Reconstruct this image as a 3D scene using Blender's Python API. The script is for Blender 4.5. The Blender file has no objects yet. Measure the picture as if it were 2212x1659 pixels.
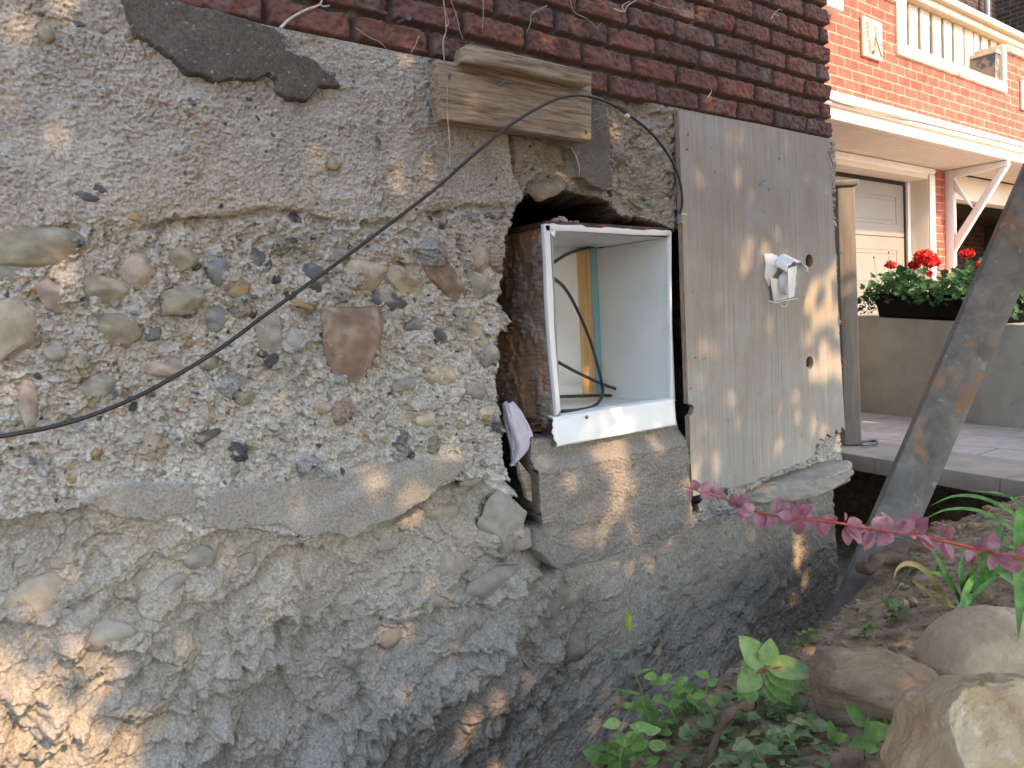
import bpy, bmesh, math, random
import numpy as np
from math import radians as R
from mathutils import Vector, Matrix, noise as mn
sc = bpy.context.scene
col = sc.collection
# ---------------------------------------------------------------- camera
F0, W0, H0 = 1720.0, 2212.0, 1659.0
yaw, pitch, roll = R(51.775), R(-3.865), R(-2.939)
cv = np.array([math.cos(yaw)*math.cos(pitch), math.sin(yaw)*math.cos(pitch), math.sin(pitch)])
r0 = np.cross(cv, [0, 0, 1]); r0 /= np.linalg.norm(r0); u0 = np.cross(r0, cv)
cR = math.cos(roll)*r0 + math.sin(roll)*u0
cU = -math.sin(roll)*r0 + math.cos(roll)*u0
cam_d = bpy.data.cameras.new("camera"); cam = bpy.data.objects.new("camera", cam_d); col.objects.link(cam)
cam.matrix_world = Matrix(((cR[0], cU[0], -cv[0], 0), (cR[1], cU[1], -cv[1], 0), (cR[2], cU[2], -cv[2], 0), (0, 0, 0, 1)))
cam_d.sensor_width = 36; cam_d.lens = 36*F0/W0; cam_d.clip_start = .03; cam_d.clip_end = 500
cam_d.dof.use_dof = True; cam_d.dof.focus_distance = 1.95; cam_d.dof.aperture_fstop = 19
sc.camera = cam
# ---------------------------------------------------------------- light
SUN_AZ, SUN_EL = R(8), R(37.5)       # azimuth from the wall's normal towards +X
sdir = Vector((math.sin(SUN_AZ)*math.cos(SUN_EL), -math.cos(SUN_AZ)*math.cos(SUN_EL), math.sin(SUN_EL)))
world = bpy.data.worlds.new("World"); sc.world = world; world.use_nodes = True
wn = world.node_tree.nodes; wl = world.node_tree.links; wn.clear()
wo = wn.new('ShaderNodeOutputWorld'); wb = wn.new('ShaderNodeBackground')
sky = wn.new('ShaderNodeTexSky'); sky.sky_type = 'NISHITA'; sky.sun_disc = False
sky.sun_elevation = SUN_EL; sky.sun_rotation = math.pi - SUN_AZ
sky.dust_density = 1.2; sky.air_density = 1.0; sky.ozone_density = 1.0
hs = wn.new('ShaderNodeHueSaturation'); hs.inputs['Saturation'].default_value = .78
wl.new(sky.outputs[0], hs.inputs['Color']); wl.new(hs.outputs[0], wb.inputs[0]); wb.inputs[1].default_value = .15
wl.new(wb.outputs[0], wo.inputs[0])
sd = bpy.data.lights.new("sun", 'SUN'); sun = bpy.data.objects.new("sun", sd); col.objects.link(sun)
sd.energy = 2.0; sd.angle = R(.8); sd.color = (1.0, .63, .33)
sun.rotation_euler = sdir.to_track_quat('Z', 'Y').to_euler()
sc.view_settings.view_transform = 'Standard'; sc.view_settings.look = 'None'
sc.view_settings.exposure = 2.0; sc.view_settings.gamma = 1
sc.cycles.max_bounces = 6; sc.cycles.diffuse_bounces = 3
# ---------------------------------------------------------------- picture point -> place on a plane
def dv(px, py): return cv + (px-W0/2)/F0*cR - (py-H0/2)/F0*cU
def onY(px, py, Y): d = dv(px, py); return d*(Y/d[1])
def onX(px, py, X): d = dv(px, py); return d*(X/d[0])
def onZ(px, py, Z): d = dv(px, py); return d*(Z/d[2])
def att(px, py, t): return dv(px, py)*t
WY = 1.55
def W(px, py): p = onY(px, py, WY); return (p[0], p[2])
# ---------------------------------------------------------------- object helpers
def link(o): col.objects.link(o); return o
def tag(o, label=None, cat=None, group=None, kind=None):
    if label: o['label'] = label
    if cat: o['category'] = cat
    if group: o['group'] = group
    if kind: o['kind'] = kind
    return o
def empty(name, loc, label=None, cat=None, group=None):
    o = bpy.data.objects.new(name, None); link(o); o.location = loc; o.empty_display_size = .05
    o['wo'] = list(map(float, loc)); tag(o, label, cat, group); return o
def mkmesh(name, V, Fc):
    me = bpy.data.meshes.new(name); me.from_pydata([tuple(v) for v in V], [], Fc); me.update(); return me
def obj(name, V, Fc, mat, parent=None, smooth=False, base=None, colors=None):
    V = np.asarray(V, float).reshape(-1, 3)
    if parent is not None: o0 = np.array(parent['wo'])
    elif base is not None: o0 = np.array(base, float)
    else: o0 = np.array([V[:, 0].mean(), V[:, 1].mean(), V[:, 2].min()])
    me = mkmesh(name, V-o0, Fc)
    o = bpy.data.objects.new(name, me); link(o); o['wo'] = list(map(float, o0))
    if parent is not None: o.parent = parent
    else: o.location = o0
    if isinstance(mat, (list, tuple)):
        for m in mat: me.materials.append(m)
    else: me.materials.append(mat)
    if smooth: me.shade_smooth()
    if colors is not None: setcol(me, colors)
    return o
def setcol(me, c):
    a = me.color_attributes.new('Col', 'FLOAT_COLOR', 'POINT')
    c = np.asarray(c, np.float32); c4 = np.ones((len(c), 4), np.float32); c4[:, :3] = c
    a.data.foreach_set('color', c4.ravel())
def gridmesh(name, P, mat, parent=None, keep=None, colors=None, base=None, smooth=True):
    """P: (n,m,3) array of points -> one quad sheet"""
    n, m = P.shape[:2]
    o0 = np.array(parent['wo']) if parent is not None else (np.array(base, float) if base is not None else np.zeros(3))
    V = (P.reshape(-1, 3)-o0).astype(np.float32)
    idx = np.arange(n*m, dtype=np.int32).reshape(n, m)
    q = np.stack([idx[:-1, :-1], idx[:-1, 1:], idx[1:, 1:], idx[1:, :-1]], -1)
    q = q[keep] if keep is not None else q.reshape(-1, 4)
    me = bpy.data.meshes.new(name); nf = len(q)
    me.vertices.add(len(V)); me.vertices.foreach_set('co', V.ravel())
    me.loops.add(nf*4); me.loops.foreach_set('vertex_index', q.ravel().astype(np.int32))
    me.polygons.add(nf); me.polygons.foreach_set('loop_start', np.arange(0, nf*4, 4, dtype=np.int32))
    try: me.polygons.foreach_set('loop_total', np.full(nf, 4, np.int32))
    except Exception: pass
    me.update(calc_edges=True)
    o = bpy.data.objects.new(name, me); link(o); o['wo'] = list(map(float, o0))
    if parent is not None: o.parent = parent
    else: o.location = o0
    me.materials.append(mat)
    if smooth: me.shade_smooth()
    if colors is not None: setcol(me, colors.reshape(-1, 3))
    return o
class MB:
    def __init__(s): s.v = []; s.f = []
    def add(s, V, Fc):
        k = len(s.v); s.v += [tuple(map(float, p)) for p in V]; s.f += [tuple(i+k for i in f) for f in Fc]; return s
    def box(s, a, b, bev=0.0):
        (x0, y0, z0), (x1, y1, z1) = a, b
        return s.hexa([(x0, y0, z0), (x1, y0, z0), (x1, y1, z0), (x0, y1, z0), (x0, y0, z1), (x1, y0, z1), (x1, y1, z1), (x0, y1, z1)])
    def hexa(s, c): return s.add(c, [(0, 3, 2, 1), (4, 5, 6, 7), (0, 1, 5, 4), (1, 2, 6, 5), (2, 3, 7, 6), (3, 0, 4, 7)])
    def prism(s, P, d):
        """polygon P (3D points) pushed by vector d"""
        n = len(P); d = np.array(d)
        V = [np.array(p) for p in P]+[np.array(p)+d for p in P]
        return s.add(V, [tuple(range(n))[::-1], tuple(range(n, 2*n))]+[(i, (i+1) % n, (i+1) % n+n, i+n) for i in range(n)])
    def tube(s, P, r, n=8, cap=True):
        P = [Vector(p) for p in P]; m = len(P)
        rr = r if isinstance(r, (list, tuple, np.ndarray)) else [r]*m
        t = (P[1]-P[0]).normalized(); a = t.orthogonal().normalized(); V = []
        for i in range(m):
            tt = (P[min(i+1, m-1)]-P[max(i-1, 0)])
            if tt.length > 1e-9: tt.normalize(); a = (a-tt*a.dot(tt)).normalized(); t = tt
            b = t.cross(a)
            for k in range(n):
                th = 2*math.pi*k/n; V.append(P[i]+(a*math.cos(th)+b*math.sin(th))*rr[i])
        Fc = [(i*n+k, i*n+(k+1) % n, (i+1)*n+(k+1) % n, (i+1)*n+k) for i in range(m-1) for k in range(n)]
        if cap: Fc += [tuple(range(n))[::-1], tuple(range((m-1)*n, m*n))]
        return s.add(V, Fc)
    def build(s, name, mat, parent=None, smooth=False, bevel=0, base=None, seg=2):
        o = obj(name, s.v, s.f, mat, parent, smooth, base)
        if bevel:
            m = o.modifiers.new('bevel', 'BEVEL'); m.width = bevel; m.segments = seg; m.limit_method = 'ANGLE'; m.angle_limit = R(35)
            o.data.shade_smooth(); m.harden_normals = False
            e = o.modifiers.new('split', 'EDGE_SPLIT'); e.split_angle = R(50)
        return o
def spline(P, n=12):
    P = [np.array(p, float) for p in P]; P = [2*P[0]-P[1]]+P+[2*P[-1]-P[-2]]; out = []
    for i in range(1, len(P)-2):
        a, b, c, d = P[i-1:i+3]
        for k in range(n):
            t = k/n; out.append(.5*((2*b)+(c-a)*t+(2*a-5*b+4*c-d)*t*t+(-a+3*b-3*c+d)*t**3))
    out.append(P[-2]); return out
# ---------------------------------------------------------------- numpy noise
_rg = {}
def _tab(seed):
    if seed not in _rg: _rg[seed] = np.random.default_rng(seed).random((256, 256)).astype(np.float32)
    return _rg[seed]
def vn(x, z, s, seed):
    a = seed*1.37; ca, sa = math.cos(a), math.sin(a)
    u = (x*ca-z*sa)/s+71.3; v = (x*sa+z*ca)/s+53.7
    iu = np.floor(u).astype(np.int32); iv = np.floor(v).astype(np.int32); fu = u-iu; fv = v-iv
    fu = fu*fu*fu*(fu*(fu*6-15)+10); fv = fv*fv*fv*(fv*(fv*6-15)+10)
    T = _tab(seed); i0 = iu & 255; i1 = (iu+1) & 255; j0 = iv & 255; j1 = (iv+1) & 255
    return ((T[i0, j0]*(1-fu)+T[i1, j0]*fu)*(1-fv)+(T[i0, j1]*(1-fu)+T[i1, j1]*fu)*fv)*2-1
def fbm(x, z, s, o, seed, gain=.5, ridge=False):
    r = 0; a = 1; t = 0
    for k in range(o):
        n = vn(x, z, s/(2.03**k), seed+k*17)
        if ridge: n = 1-2*np.abs(n)
        r = r+a*n; t += a; a *= gain
    return (r/t).astype(np.float32)
def facets(x, z, c, seed, tilt=.4, off=.3):
    """broken-stone facets: every cell is its own tilted plane"""
    u = x/c; v = z/c; iu = np.floor(u).astype(np.int32); iv = np.floor(v).astype(np.int32)
    best = np.full(x.shape, 9, np.float32); h = np.zeros(x.shape, np.float32)
    T = [_tab(seed+k) for k in range(5)]
    for a in (-1, 0, 1):
        for b in (-1, 0, 1):
            i = (iu+a) & 255; j = (iv+b) & 255
            dx = iu+a+T[0][i, j]-u; dz = iv+b+T[1][i, j]-v; d = dx*dx+dz*dz
            hh = (T[2][i, j]-.5)*2*off-(dx*(T[3][i, j]-.5)+dz*(T[4][i, j]-.5))*2*tilt
            m = d < best; best = np.where(m, d, best); h = np.where(m, hh, h)
    return h*c
def pebbles(x, z, c, seed, r0, r1, prob, ratio=.6):
    u = x/c; v = z/c; iu = np.floor(u).astype(np.int32); iv = np.floor(v).astype(np.int32)
    best = np.zeros(x.shape, np.float32); idr = np.zeros(x.shape, np.float32); rad = np.zeros(x.shape, np.float32)
    T = [_tab(seed+k) for k in range(6)]
    for a in (-1, 0, 1):
        for b in (-1, 0, 1):
            i = (iu+a) & 255; j = (iv+b) & 255
            dx = iu+a+.5+(T[0][i, j]-.5)*.8-u; dz = iv+b+.5+(T[1][i, j]-.5)*.8-v
            r = r0+(r1-r0)*T[2][i, j]**2; th = (T[3][i, j]-.5)*2.4+.25
            q = ratio+(1-ratio)*T[4][i, j]
            p1 = (dx*np.cos(th)+dz*np.sin(th))/r; p2 = (-dx*np.sin(th)+dz*np.cos(th))/(r*q)
            val = 1-(np.abs(p1)**2.4+np.abs(p2)**2.4)
            val = np.where(T[5][i, j] < prob, val, -1)
            m = val > best; best = np.where(m, val, best); idr = np.where(m, T[0][j, i], idr); rad = np.where(m, r*q*c, rad)
    return best, idr, rad
def sdp(x, z, poly):
    """signed distance (positive inside)"""
    P = np.array(poly, np.float32); d = np.full(x.shape, 1e9, np.float32); ins = np.zeros(x.shape, bool)
    for i in range(len(P)):
        ax, az = P[i]; bx, bz = P[(i+1) % len(P)]; ex, ez = bx-ax, bz-az
        t = np.clip(((x-ax)*ex+(z-az)*ez)/(ex*ex+ez*ez), 0, 1)
        d = np.minimum(d, (x-ax-t*ex)**2+(z-az-t*ez)**2)
        c = ((az > z) != (bz > z)) & (x < (bx-ax)*(z-az)/(bz-az+1e-12)+ax); ins ^= c
    return np.where(ins, 1, -1)*np.sqrt(d)
def ss(a, b, x): t = np.clip((x-a)/(b-a), 0, 1); return t*t*(3-2*t)
def mix(a, b, w): return a*(1-w)+b*w
def cmix(C, c, w): return C*(1-w[..., None])+np.array(c, np.float32)*w[..., None]
PAL = np.array([(.15, .165, .18), (.23, .23, .22), (.34, .30, .23), (.36, .28, .24), (.07, .075, .085), (.46, .45, .43), (.32, .24, .14), (.25, .235, .19), (.28, .29, .30), (.33, .31, .28)], np.float32)
# ---------------------------------------------------------------- materials
def nodes(name):
    m = bpy.data.materials.new(name); m.use_nodes = True; nt = m.node_tree
    return m, nt, nt.nodes, nt.links, nt.nodes['Principled BSDF']
def ramp(n, stops):
    e = n.color_ramp.elements
    while len(e) > len(stops): e.remove(e[-1])
    while len(e) < len(stops): e.new(.5)
    for k, (p, c) in enumerate(stops): e[k].position = p; e[k].color = (*c, 1) if len(c) == 3 else c
def mk(name, stops, scale=8, det=6, rough=.85, bump=.3, bscale=60, bdist=.002, stretch=(1, 1, 1), rot=(0, 0, 0), attr=False, spec=.3, metal=0, spots=None, dist=0, trans=0, bump2=None, coord='Object'):
    m, nt, N, L, b = nodes(name)
    tc = N.new('ShaderNodeTexCoord'); mp = N.new('ShaderNodeMapping'); mp.inputs['Scale'].default_value = stretch; mp.inputs['Rotation'].default_value = rot
    L.new(tc.outputs[coord], mp.inputs[0])
    n1 = N.new('ShaderNodeTexNoise'); n1.inputs['Scale'].default_value = scale; n1.inputs['Detail'].default_value = det; n1.inputs['Roughness'].default_value = .62; n1.inputs['Distortion'].default_value = dist
    L.new(mp.outputs[0], n1.inputs[0]); cr = N.new('ShaderNodeValToRGB'); ramp(cr, stops); L.new(n1.outputs[0], cr.inputs[0])
    out = cr.outputs[0]
    if spots:     # (scale, threshold, colour, amount)
        for (s_, th, c, am, *iso) in spots:
            n3 = N.new('ShaderNodeTexNoise'); n3.inputs['Scale'].default_value = s_; n3.inputs['Detail'].default_value = 5; n3.inputs['Roughness'].default_value = .65
            L.new(tc.outputs[coord] if iso else mp.outputs[0], n3.inputs[0]); mr = N.new('ShaderNodeMapRange'); mr.inputs[1].default_value = th; mr.inputs[2].default_value = th+(iso[0] if iso else .06); mr.inputs[4].default_value = am
            L.new(n3.outputs[0], mr.inputs[0]); mx = N.new('ShaderNodeMix'); mx.data_type = 'RGBA'
            L.new(mr.outputs[0], mx.inputs[0]); L.new(out, mx.inputs[6]); mx.inputs[7].default_value = (*c, 1); out = mx.outputs[2]
    if attr:
        at = N.new('ShaderNodeAttribute'); at.attribute_name = 'Col'; mx = N.new('ShaderNodeMix'); mx.data_type = 'RGBA'; mx.blend_type = 'MULTIPLY'
        mx.inputs[0].default_value = 1; L.new(at.outputs[0], mx.inputs[6]); L.new(out, mx.inputs[7]); out = mx.outputs[2]
    L.new(out, b.inputs['Base Color']); b.inputs['Roughness'].default_value = rough; b.inputs['Specular IOR Level'].default_value = spec; b.inputs['Metallic'].default_value = metal
    if bump:
        n2 = N.new('ShaderNodeTexNoise'); n2.inputs['Scale'].default_value = bscale; n2.inputs['Detail'].default_value = 8; n2.inputs['Roughness'].default_value = .7
        L.new(mp.outputs[0], n2.inputs[0]); bp = N.new('ShaderNodeBump'); bp.inputs['Strength'].default_value = bump; bp.inputs['Distance'].default_value = bdist
        L.new(n2.outputs[0], bp.inputs['Height']); L.new(bp.outputs[0], b.inputs['Normal'])
    if trans:
        tr = N.new('ShaderNodeBsdfTranslucent'); L.new(out, tr.inputs[0]); ms = N.new('ShaderNodeMixShader'); ms.inputs[0].default_value = trans
        L.new(b.outputs[0], ms.inputs[1]); L.new(tr.outputs[0], ms.inputs[2]); L.new(ms.outputs[0], N['Material Output'].inputs[0])
    return m
g3 = lambda v: (v, v, v)
M = {}
M['concrete'] = mk('concrete', [(.28, g3(.58)), (.5, g3(1.0)), (.72, g3(1.35))], 200, 5, .93, .8, 260, .004, attr=True, spec=.15)
M['stone'] = mk('cobble', [(.25, g3(.75)), (.5, g3(1.0)), (.78, g3(1.22))], 45, 6, .8, .35, 180, .0015, attr=True, spec=.25)
M['brick'] = mk('old_brick', [(.25, g3(.8)), (.5, g3(1.0)), (.8, g3(1.2))], 55, 8, .86, .45, 240, .0015, attr=True, spec=.25, spots=[(420, .72, (.38, .34, .32), .4)])
M['soil'] = mk('soil', [(.3, (.16, .12, .075)), (.5, (.32, .25, .165)), (.7, (.48, .39, .28))], 26, 12, .95, 1.0, 60, .012, spec=.1)
M['timber'] = mk('weathered_timber', [(.32, (.12, .088, .06)), (.45, (.25, .19, .135)), (.54, (.34, .27, .195)), (.68, (.44, .37, .285))], 5, 9, .8, .6, 26, .004, stretch=(1.6, 14, 22), spots=[(3.0, .60, (.2, .15, .10), .6), (9, .64, (.10, .07, .05), .75), (1.2, .60, (.50, .45, .37), .5)], dist=.6)
M['ply'] = mk('weathered_plywood', [(.25, (.20, .175, .15)), (.4, (.30, .275, .24)), (.54, (.37, .345, .31)), (.78, (.45, .43, .40))], 3.2, 9, .82, .5, 16, .002, stretch=(55, 10, 1.0), spots=[(5, .44, (.34, .285, .225), .6, .2), (9, .50, (.37, .385, .40), .5, .15), (2.6, .46, (.26, .235, .205), .5, .25), (40, .66, (.17, .14, .12), .7, .04), (9, .68, (.20, .16, .13), .5)], dist=.8)
M['plyedge'] = mk('plywood_edge', [(.3, (.17, .12, .08)), (.7, (.42, .33, .23))], 12, 6, .85, .4, 40, .003, stretch=(20, 20, 2))
M['rotwood'] = mk('rotten_plywood', [(.28, (.03, .022, .02)), (.45, (.085, .055, .043)), (.58, (.14, .085, .06)), (.75, (.24, .15, .105))], 5, 10, .8, .9, 20, .006, stretch=(3, 5, 26), spots=[(4.5, .60, (.33, .13, .05), .85)], dist=.5)
M['white'] = mk('white_painted_metal', [(.35, (.70, .73, .75)), (.7, (.80, .81, .82))], 6, 4, .42, .08, 30, .001, spec=.45, spots=[(38, .70, (.42, .36, .30), .6)])
M['whitewall'] = mk('white_board', [(.3, (.63, .66, .67)), (.7, (.74, .76, .76))], 4, 5, .5, .1, 60, .001, spec=.35, spots=[(9, .665, (.42, .38, .30), .5), (60, .73, (.15, .13, .11), .8)])
M['pine'] = mk('pine_stud', [(.3, (.40, .24, .10)), (.5, (.56, .37, .17)), (.75, (.64, .46, .25))], 5, 7, .7, .3, 20, .002, stretch=(20, 20, 1.5), spots=[(12, .64, (.16, .10, .05), .7)])
M['blue'] = mk('blue_foam', [(.3, (.17, .36, .43)), (.7, (.26, .46, .52))], 8, 4, .8, .2, 60)
M['black'] = mk('black_rubber', [(.3, g3(.015)), (.7, g3(.03))], 30, 3, .42, .1, 80, .0005, spec=.5)
M['sack'] = mk('sack_cloth', [(.3, (.42, .38, .45)), (.7, (.58, .54, .62))], 14, 5, .8, .5, 500, .0006, spec=.2)
M['nail'] = mk('nail_steel', [(.3, (.10, .11, .13)), (.7, (.22, .24, .27))], 60, 4, .5, .2, 200, .0004, metal=.6)
M['vine'] = mk('dry_vine', [(.3, (.22, .17, .13)), (.7, (.48, .42, .36))], 60, 4, .9, .3, 200, .0005)
M['twig'] = mk('pale_twig', [(.3, (.5, .44, .42)), (.7, (.7, .64, .62))], 60, 4, .9, .3, 200, .0005)
M['plastic'] = mk('white_plastic', [(.3, (.66, .68, .70)), (.7, (.80, .81, .82))], 12, 4, .38, .05, 60, .0005, spec=.5, spots=[(14, .63, (.50, .47, .42), .6)])
M['post'] = mk('painted_post', [(.3, (.15, .135, .12)), (.6, (.22, .20, .175)), (.8, (.28, .255, .225))], 5, 8, .75, .25, 40, .001, stretch=(8, 8, 1), spots=[(22, .70, (.10, .07, .06), .8)])
M['steel'] = mk('rusty_steel', [(.3, (.085, .08, .074)), (.5, (.14, .134, .125)), (.7, (.22, .21, .195))], 14, 12, .62, .5, 60, .003, spec=.4, metal=.0, dist=.6, spots=[(3.2, .575, (.24, .115, .045), .85), (9, .59, (.30, .16, .07), .7), (26, .62, (.32, .32, .32), .5), (20, .66, (.07, .068, .066), .6)])
M['brickplain'] = mk('plain_brick', [(.3, (.10, .04, .03)), (.7, (.22, .08, .055))], 9, 8, .86, .5, 60, .004)
M['pconc'] = mk('cast_concrete', [(.25, (.28, .285, .255)), (.5, (.38, .385, .345)), (.75, (.46, .465, .42))], 4, 9, .85, .3, 70, .002, spec=.2, spots=[(1.6, .50, (.27, .265, .235), .5, .2), (30, .655, (.09, .08, .07), .8)])
M['trim'] = mk('cream_trim', [(.3, (.62, .56, .46)), (.7, (.72, .66, .56))], 5, 6, .6, .2, 60, .001, spots=[(16, .70, (.42, .34, .26), .5)])
M['trimpeel'] = mk('peeling_trim', [(.3, (.56, .48, .36)), (.7, (.66, .58, .45))], 5, 6, .7, .5, 60, .002, spots=[(11, .56, (.40, .17, .07), .85), (17, .62, (.40, .42, .40), .8)])
M['slat'] = mk('painted_slat', [(.3, (.46, .37, .27)), (.6, (.58, .49, .37)), (.8, (.62, .54, .42))], 6, 7, .7, .3, 50, .001, stretch=(6, 6, 1), spots=[(10, .66, (.36, .25, .22), .6)])
M['whitetrim'] = mk('white_trim', [(.3, (.72, .69, .66)), (.7, (.82, .80, .77))], 5, 6, .55, .15, 60, .001, spots=[(20, .71, (.45, .37, .3), .6)])
M['soffit'] = mk('soffit_paint', [(.3, (.62, .54, .46)), (.7, (.70, .62, .53))], 3, 5, .6, .1, 60, .001, spots=[(30, .73, (.3, .2, .15), .6)])
M['door'] = mk('garage_door_paint', [(.3, (.235, .215, .19)), (.7, (.27, .25, .22))], 3, 5, .5, .05, 60, .001, spots=[(6, .68, (.36, .29, .22), .5)])
M['dark'] = mk('dark_interior', [(.3, (.012, .010, .009)), (.7, (.05, .04, .032))], 2, 4, .9, 0)
M['pit'] = mk('pit_earth', [(.3, (.03, .024, .02)), (.7, (.07, .055, .045))], 9, 5, .95, .5, 50)
M['red'] = mk('red_fabric', [(.3, (.50, .03, .03)), (.7, (.62, .05, .04))], 8, 3, .7, 0)
M['pipe'] = mk('grey_pipe', [(.3, (.30, .35, .42)), (.7, (.38, .44, .52))], 8, 3, .5, 0)
M['planter'] = mk('black_planter', [(.3, g3(.004)), (.7, g3(.008))], 30, 3, .7, .1, 90, .0008, spec=.1)
def leafmat(name, a, b, c=None, rough=.5, trans=.3):
    st = [(.36, a), (.54, b)]+([(.68, c)] if c else [])
    return mk(name, st, 55, 6, rough, .3, 120, .001, trans=trans, spec=.35)
M['leaf'] = leafmat('weed_leaf', (.085, .17, .04), (.14, .26, .065), (.23, .35, .10))
M['leafdull'] = leafmat('dusty_leaf', (.13, .19, .085), (.20, .27, .13), (.30, .35, .21), .7)
M['leafpale'] = leafmat('pale_leaf', (.17, .30, .09), (.28, .43, .15), (.36, .48, .20), .45, .35)
M['blade'] = leafmat('grass_blade', (.06, .17, .04), (.10, .27, .06), (.18, .34, .09))
M['bladedry'] = leafmat('yellowed_blade', (.30, .33, .08), (.45, .36, .12), (.50, .24, .10))
M['ger'] = leafmat('geranium_leaf', (.025, .085, .025), (.05, .15, .04), (.09, .21, .06), .45)
M['petal'] = leafmat('red_petal', (.62, .02, .015), (.75, .04, .03), None, .5, .25)
M['barb'] = leafmat('barberry_leaf', (.22, .085, .125), (.36, .17, .22), (.46, .30, .33), .34, .25)
M['barbstem'] = leafmat('barberry_stem', (.30, .05, .04), (.42, .08, .055), None, .5, .1)
M['stem'] = leafmat('green_stem', (.12, .20, .06), (.20, .27, .10), None, .6, .1)
M['treeleaf'] = leafmat('tree_leaf', (.04, .10, .025), (.07, .16, .04), None, .55, .12)
M['bark'] = mk('bark', [(.3, (.05, .04, .03)), (.7, (.16, .13, .10))], 12, 8, .9, .8, 40, .01, stretch=(4, 4, 1))
M['root'] = mk('root_wood', [(.3, (.06, .042, .03)), (.6, (.17, .12, .085)), (.8, (.3, .23, .17))], 20, 8, .9, .8, 60, .004)
M['seed'] = leafmat('seed_head', (.22, .28, .06), (.34, .40, .10), None, .7, .2)
M['connector'] = mk('yellow_connector', [(.3, (.5, .46, .06)), (.7, (.62, .58, .12))], 30, 2, .4, 0, spec=.5)
# geometry of the ground has to be known before plants stand on it
_cp = [onZ(x, y, -.66) for x, y in [(1240, 1700), (1290, 1650), (1400, 1592), (1480, 1530), (1600, 1440), (1700, 1392), (1780, 1345), (1850, 1260), (1900, 1200), (1960, 1170), (2040, 1130), (2110, 1105), (2212, 1060)]]
_cp.sort(key=lambda p: p[0])
def crestY(X): return np.interp(X, [-2, .3]+[p[0] for p in _cp], [-.2, .45]+[p[1] for p in _cp])+.01
def gz(X, Y):
    X = np.asarray(X, np.float32); Y = np.asarray(Y, np.float32)
    plate = -.66+.20*np.clip(crestY(X)-Y, 0, .8)+.02*fbm(X, Y, .5, 3, 901)-.10*ss(.2, -3, Y)
    plate = plate+.012*fbm(X, Y, .09, 4, 905)+.007*fbm(X, Y, .03, 3, 907)
    d = Y-crestY(X)-.02*fbm(X, Y, .15, 3, 911)
    pit = ss(-.04, .24, d)*(1-ss(4.6, 4.75, X))
    h = plate-pit*.62+.012*facets(X+.01*vn(X, Y, .04, 3), Y, .05, 921, .5, .4)*20*.3
    h = np.where((X > 3.40), np.minimum(h, -.80), h)
    h = np.where((Y > 1.58) & (X < 2.7), -1.2, h)
    far = ss(6, 12, np.hypot(X, Y)); return h*(1-far)+(-.78)*far
def gz1(x, y): return float(gz(np.array([x]), np.array([y]))[0])
# ================================================================ GROUND
def axis(pts):
    out = []
    for (a, b, s) in pts: out += list(np.arange(a, b-1e-6, s))
    out.append(pts[-1][1]); return np.array(out, np.float32)
gx = axis([(-60, -4, 4), (-4, .2, .2), (.2, 3.6, .012), (3.6, 6, .15), (6, 60, 4)])
gy = axis([(-60, -4, 4), (-4, 0, .2), (0, 1.62, .012), (1.62, 4, .2), (4, 60, 4)])
GX, GY = np.meshgrid(gx, gy, indexing='ij')
tag(gridmesh('ground', np.stack([GX, GY, gz(GX, GY)], -1), M['soil']), kind='structure')
# ================================================================ THE OLD BRICK HOUSE
house = empty('brick_house', (1.2, WY+.3, -1.45), 'old dark red brick house on a crumbling cobble and concrete foundation', 'house')
S = 2.2/2.0
xs = axis([(-.8, .06, .008), (.06, .9, .0017), (.9, 1.8, .0021), (1.8, 2.79, .0027)])
zs = axis([(-1.6, -1.24, .008), (-1.24, -.5, .0023), (-.5, .66, .0019)])
X, Z = np.meshgrid(xs, zs, indexing='ij')
def WP(L): return [W(*p) for p in L]
def curve(L):
    P = sorted(WP(L)); return lambda x: np.interp(x, [p[0] for p in P], [p[1] for p in P]).astype(np.float32)
w1 = fbm(X, Z, .11, 5, 11); w2 = fbm(X, Z, .11, 5, 23); w3 = fbm(X, Z, .03, 4, 31)
wx = X+.016*w1+.004*w3; wz = Z+.016*w2+.004*w3
J1 = curve([(-200, 500), (0, 485), (130, 478), (250, 492), (420, 470), (560, 452), (640, 455), (760, 470), (900, 462), (1000, 448), (1120, 438), (1800, 420)])
J2 = curve([(-200, 1180), (0, 1140), (100, 1130), (200, 1112), (350, 1125), (440, 1150), (520, 1147), (650, 1160), (730, 1160), (850, 1118), (930, 1065), (990, 1045), (1060, 1045), (1130, 1090), (1200, 1225), (1330, 1182), (1480, 1140), (1830, 1040)])
a1 = J1(wx)-wz+.012*w3; a2 = J2(wx)-wz
wM = ss(-.006, .012, a1)*(1-ss(-.004, .008, a2)); wL = ss(-.004, .012, a2); wT = 1-ss(-.006, .012, a1)
Rp = WP([(1235, 1240), (1480, 1120), (1840, 1020), (1860, 1700), (1000, 1760), (1180, 1560), (1270, 1440), (1330, 1330)])
sR = sdp(wx, wz, Rp); wR = ss(-.09, .08, sR)*wL
# anisotropic (rising to the right) coordinates for the broken, layered lower wall
th = R(27); U = (wx*math.cos(th)+wz*math.sin(th)); V_ = (-wx*math.sin(th)+wz*math.cos(th))
big = fbm(U*.55, V_, .16, 5, 41); rid = fbm(U*.45, V_, .085, 4, 51, ridge=True)
q = (big*1.6+.5*rid)*2.2; fl = np.floor(q); fr = q-fl; terr = (fl+ss(.0, .28, fr)*.75+.25*fr)/2.2
fine = fbm(X, Z, .016, 4, 61); mid = fbm(X, Z, .05, 4, 71); vf = fbm(X*.8, Z*1.3, .006, 2, 77)
fac1 = facets(wx, wz, .055, 81, .55, .22); fac2 = facets(wx+.003*vf, wz, .016, 91, .6, .3); fac3 = facets(X, Z, .007, 99, .6, .4)
H = np.zeros_like(X)
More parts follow.
